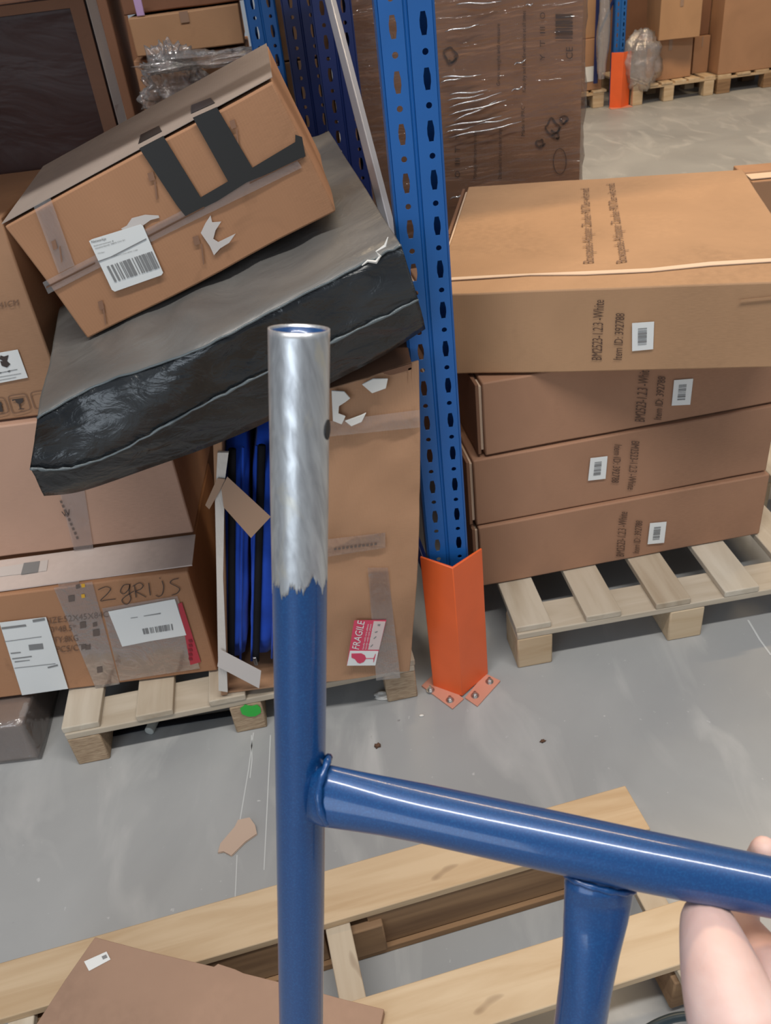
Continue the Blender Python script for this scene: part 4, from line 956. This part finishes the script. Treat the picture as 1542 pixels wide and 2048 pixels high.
# top tube
secs = [(625, 1586, .492, 58), (655, 1592, .490, 63), (700, 1600, .488, 61), (770, 1612, .484, 58.5), (844, 1626, .480, 58), (960, 1651, .474, 59), (1089, 1679, .468, 60), (1278, 1720, .460, 60.5), (1410, 1747, .456, 60), (1542, 1774, .452, 59.5), (1750, 1817, .444, 60), (2000, 1870, .436, 60)]
pts = [rel(at_depth(u, v_, d_)) for u, v_, d_, _ in secs]
upv = -RC[:, 1]
rad = []
for i, (u, v_, d_, h_) in enumerate(secs):
    rp = h_*d_/FPX*.98; f_ = [.56, .58, .66, .82, .95, 1, 1, 1, 1, 1, 1, 1][i]; rad.append((rp, rp*f_, tuple(upv)))
V, F = tube_mesh(pts, rad, 40); mesh('top_tube', V, F, BIKE, fb, smooth=True)
# weld bead round the joint
c_ = rel(at_depth(657, 1592, .489)); V = []; 
rt = RC[:, 0]; dp = RC[:, 2]
c_ = rel(at_depth(603, 1581, .490))
ring = [c_+upv*.0188*math.cos(a)+dp*.0112*math.sin(a)+rt*(math.sqrt(.0151**2-(.0112*math.sin(a))**2)+.0006) for a in np.linspace(0, 2*math.pi, 37)]
V, F = tube_mesh(ring, [.0022+.0004*math.sin(i*1.9) for i in range(37)], 8, cap=False); mesh('weld_bead', V, F, BIKE, fb, smooth=True)
# stay below the top tube
ss = [(1201, 1725, .466, 60, .40), (1199, 1765, .468, 70, .62), (1196, 1800, .470, 68, .50), (1191, 1840, .473, 64.5, .55), (1182, 1900, .477, 57, .75), (1171, 1972, .483, 52, .95), (1160, 2048, .490, 50.5, 1), (1130, 2260, .510, 48, 1)]
pts = [rel(at_depth(u, v_, d_)) for u, v_, d_, _, _ in ss]; rad = [(h_*d_/FPX, h_*d_/FPX*f_, tuple(RC[:, 0])) for u, v_, d_, h_, f_ in ss]
P2 = smoothpts(pts, 5); rr2 = []
for i in range(len(P2)):
    t = min(i/5, len(rad)-1.0001); k = int(t); f_ = t-k; a_, b2 = rad[k], rad[k+1]; rr2.append((a_[0]*(1-f_)+b2[0]*f_, a_[1]*(1-f_)+b2[1]*f_, a_[2]))
V, F = tube_mesh(P2, rr2, 36); mesh('seat_stay', V, F, BIKE, fb, smooth=True)
c_ = rel(at_depth(1199, 1764, .468))
ring = [c_+rt*.0188*math.cos(a)+dp*.0112*math.sin(a)+upv*(-.0040*math.cos(a)+.0005) for a in np.linspace(0, 2*math.pi, 37)]
V, F = tube_mesh(ring, [.0018+.0004*math.sin(i*2.1) for i in range(37)], 8, cap=False); mesh('weld_bead', V, F, BIKE, fb, smooth=True)

# ================================================================== THE HAND THAT HOLDS THE FRAME
m, nt, b = nodes('skin'); v = objcoord(nt)
c = mixcol(nt, ramp(nt, noise_n(nt, 22, v, 4, .5), .35, .7), (.72, .53, .49), (.62, .38, .33)); nt.links.new(c, b.inputs['Base Color'])
b.inputs['Roughness'].default_value = .5; b.inputs['Subsurface Weight'].default_value = .12; b.inputs['Subsurface Radius'].default_value = (.01, .004, .002); b.inputs['Subsurface Scale'].default_value = .4
bump(nt, b, noise_n(nt, 70, v, 5, .6), .35, .0012)
SKIN = m
def skinned(name, chains, parent, mat, lvl=2):
    """chains: list of lists of (point, radius); the first point of later chains welds to a given vertex index"""
    me = bpy.data.meshes.new(name); V = []; E = []; R_ = []
    for base, ch in chains:
        prev = base
        for p, r_ in ch:
            V.append(tuple(p)); R_.append(r_)
            if prev is not None: E.append((prev, len(V)-1))
            prev = len(V)-1
    me.from_pydata(V, E, []); o = bpy.data.objects.new(name, me); COL.objects.link(o); o.parent = parent; me.materials.append(mat)
    sk = o.modifiers.new('skin', 'SKIN'); sk.use_smooth_shade = True
    if not me.skin_vertices:
        bm = bmesh.new(); bm.from_mesh(me); bm.verts.layers.skin.verify(); bm.to_mesh(me); bm.free()
    for i, r_ in enumerate(R_): me.skin_vertices[0].data[i].radius = (r_, r_) if not hasattr(r_, '__len__') else r_
    me.skin_vertices[0].data[0].use_root = True
    sb_ = o.modifiers.new('sub', 'SUBSURF'); sb_.levels = lvl; sb_.render_levels = lvl
    return o
hb = at_depth(1640, 2200, .43)
hr = root('person', tuple(hb), label='hand gripping the blue top tube at the lower right corner', cat='person')
def hp_(u, v_, d_): return np.array(at_depth(u, v_, d_))-hb
chains = [(None, [(hp_(1740, 3000, .37), .032), (hp_(1700, 2600, .39), .028), (hp_(1640, 2350, .405), .029), (hp_(1590, 2210, .415), .034), (hp_(1490, 2090, .420), .0290), (hp_(1452, 1985, .430), .0240), (hp_(1428, 1895, .443), .0195), (hp_(1412, 1838, .455), .0150), (hp_(1408, 1806, .466), .0115)]),
          (3, [(hp_(1640, 2110, .430), .034), (hp_(1580, 1995, .446), .0240), (hp_(1520, 1915, .470), .0150), (hp_(1478, 1845, .500), .0112), (hp_(1500, 1770, .516), .0100), (hp_(1520, 1718, .500), .0090), (hp_(1532, 1690, .480), .0080)]),
          (9, [(hp_(1700, 2030, .460), .0200), (hp_(1690, 1930, .495), .0120), (hp_(1640, 1845, .516), .0105), (hp_(1640, 1755, .502), .0092), (hp_(1650, 1718, .478), .0080)]),
          (9, [(hp_(1780, 2090, .462), .0190), (hp_(1800, 1980, .495), .0115), (hp_(1770, 1868, .512), .0098), (hp_(1755, 1775, .496), .0085), (hp_(1765, 1745, .474), .0075)]),
          (3, [(hp_(1820, 2200, .455), .0180), (hp_(1880, 2050, .488), .0105), (hp_(1870, 1920, .500), .0088), (hp_(1860, 1830, .485), .0075), (hp_(1870, 1800, .468), .0068)])]
skinned('hand', chains, hr, SKIN)
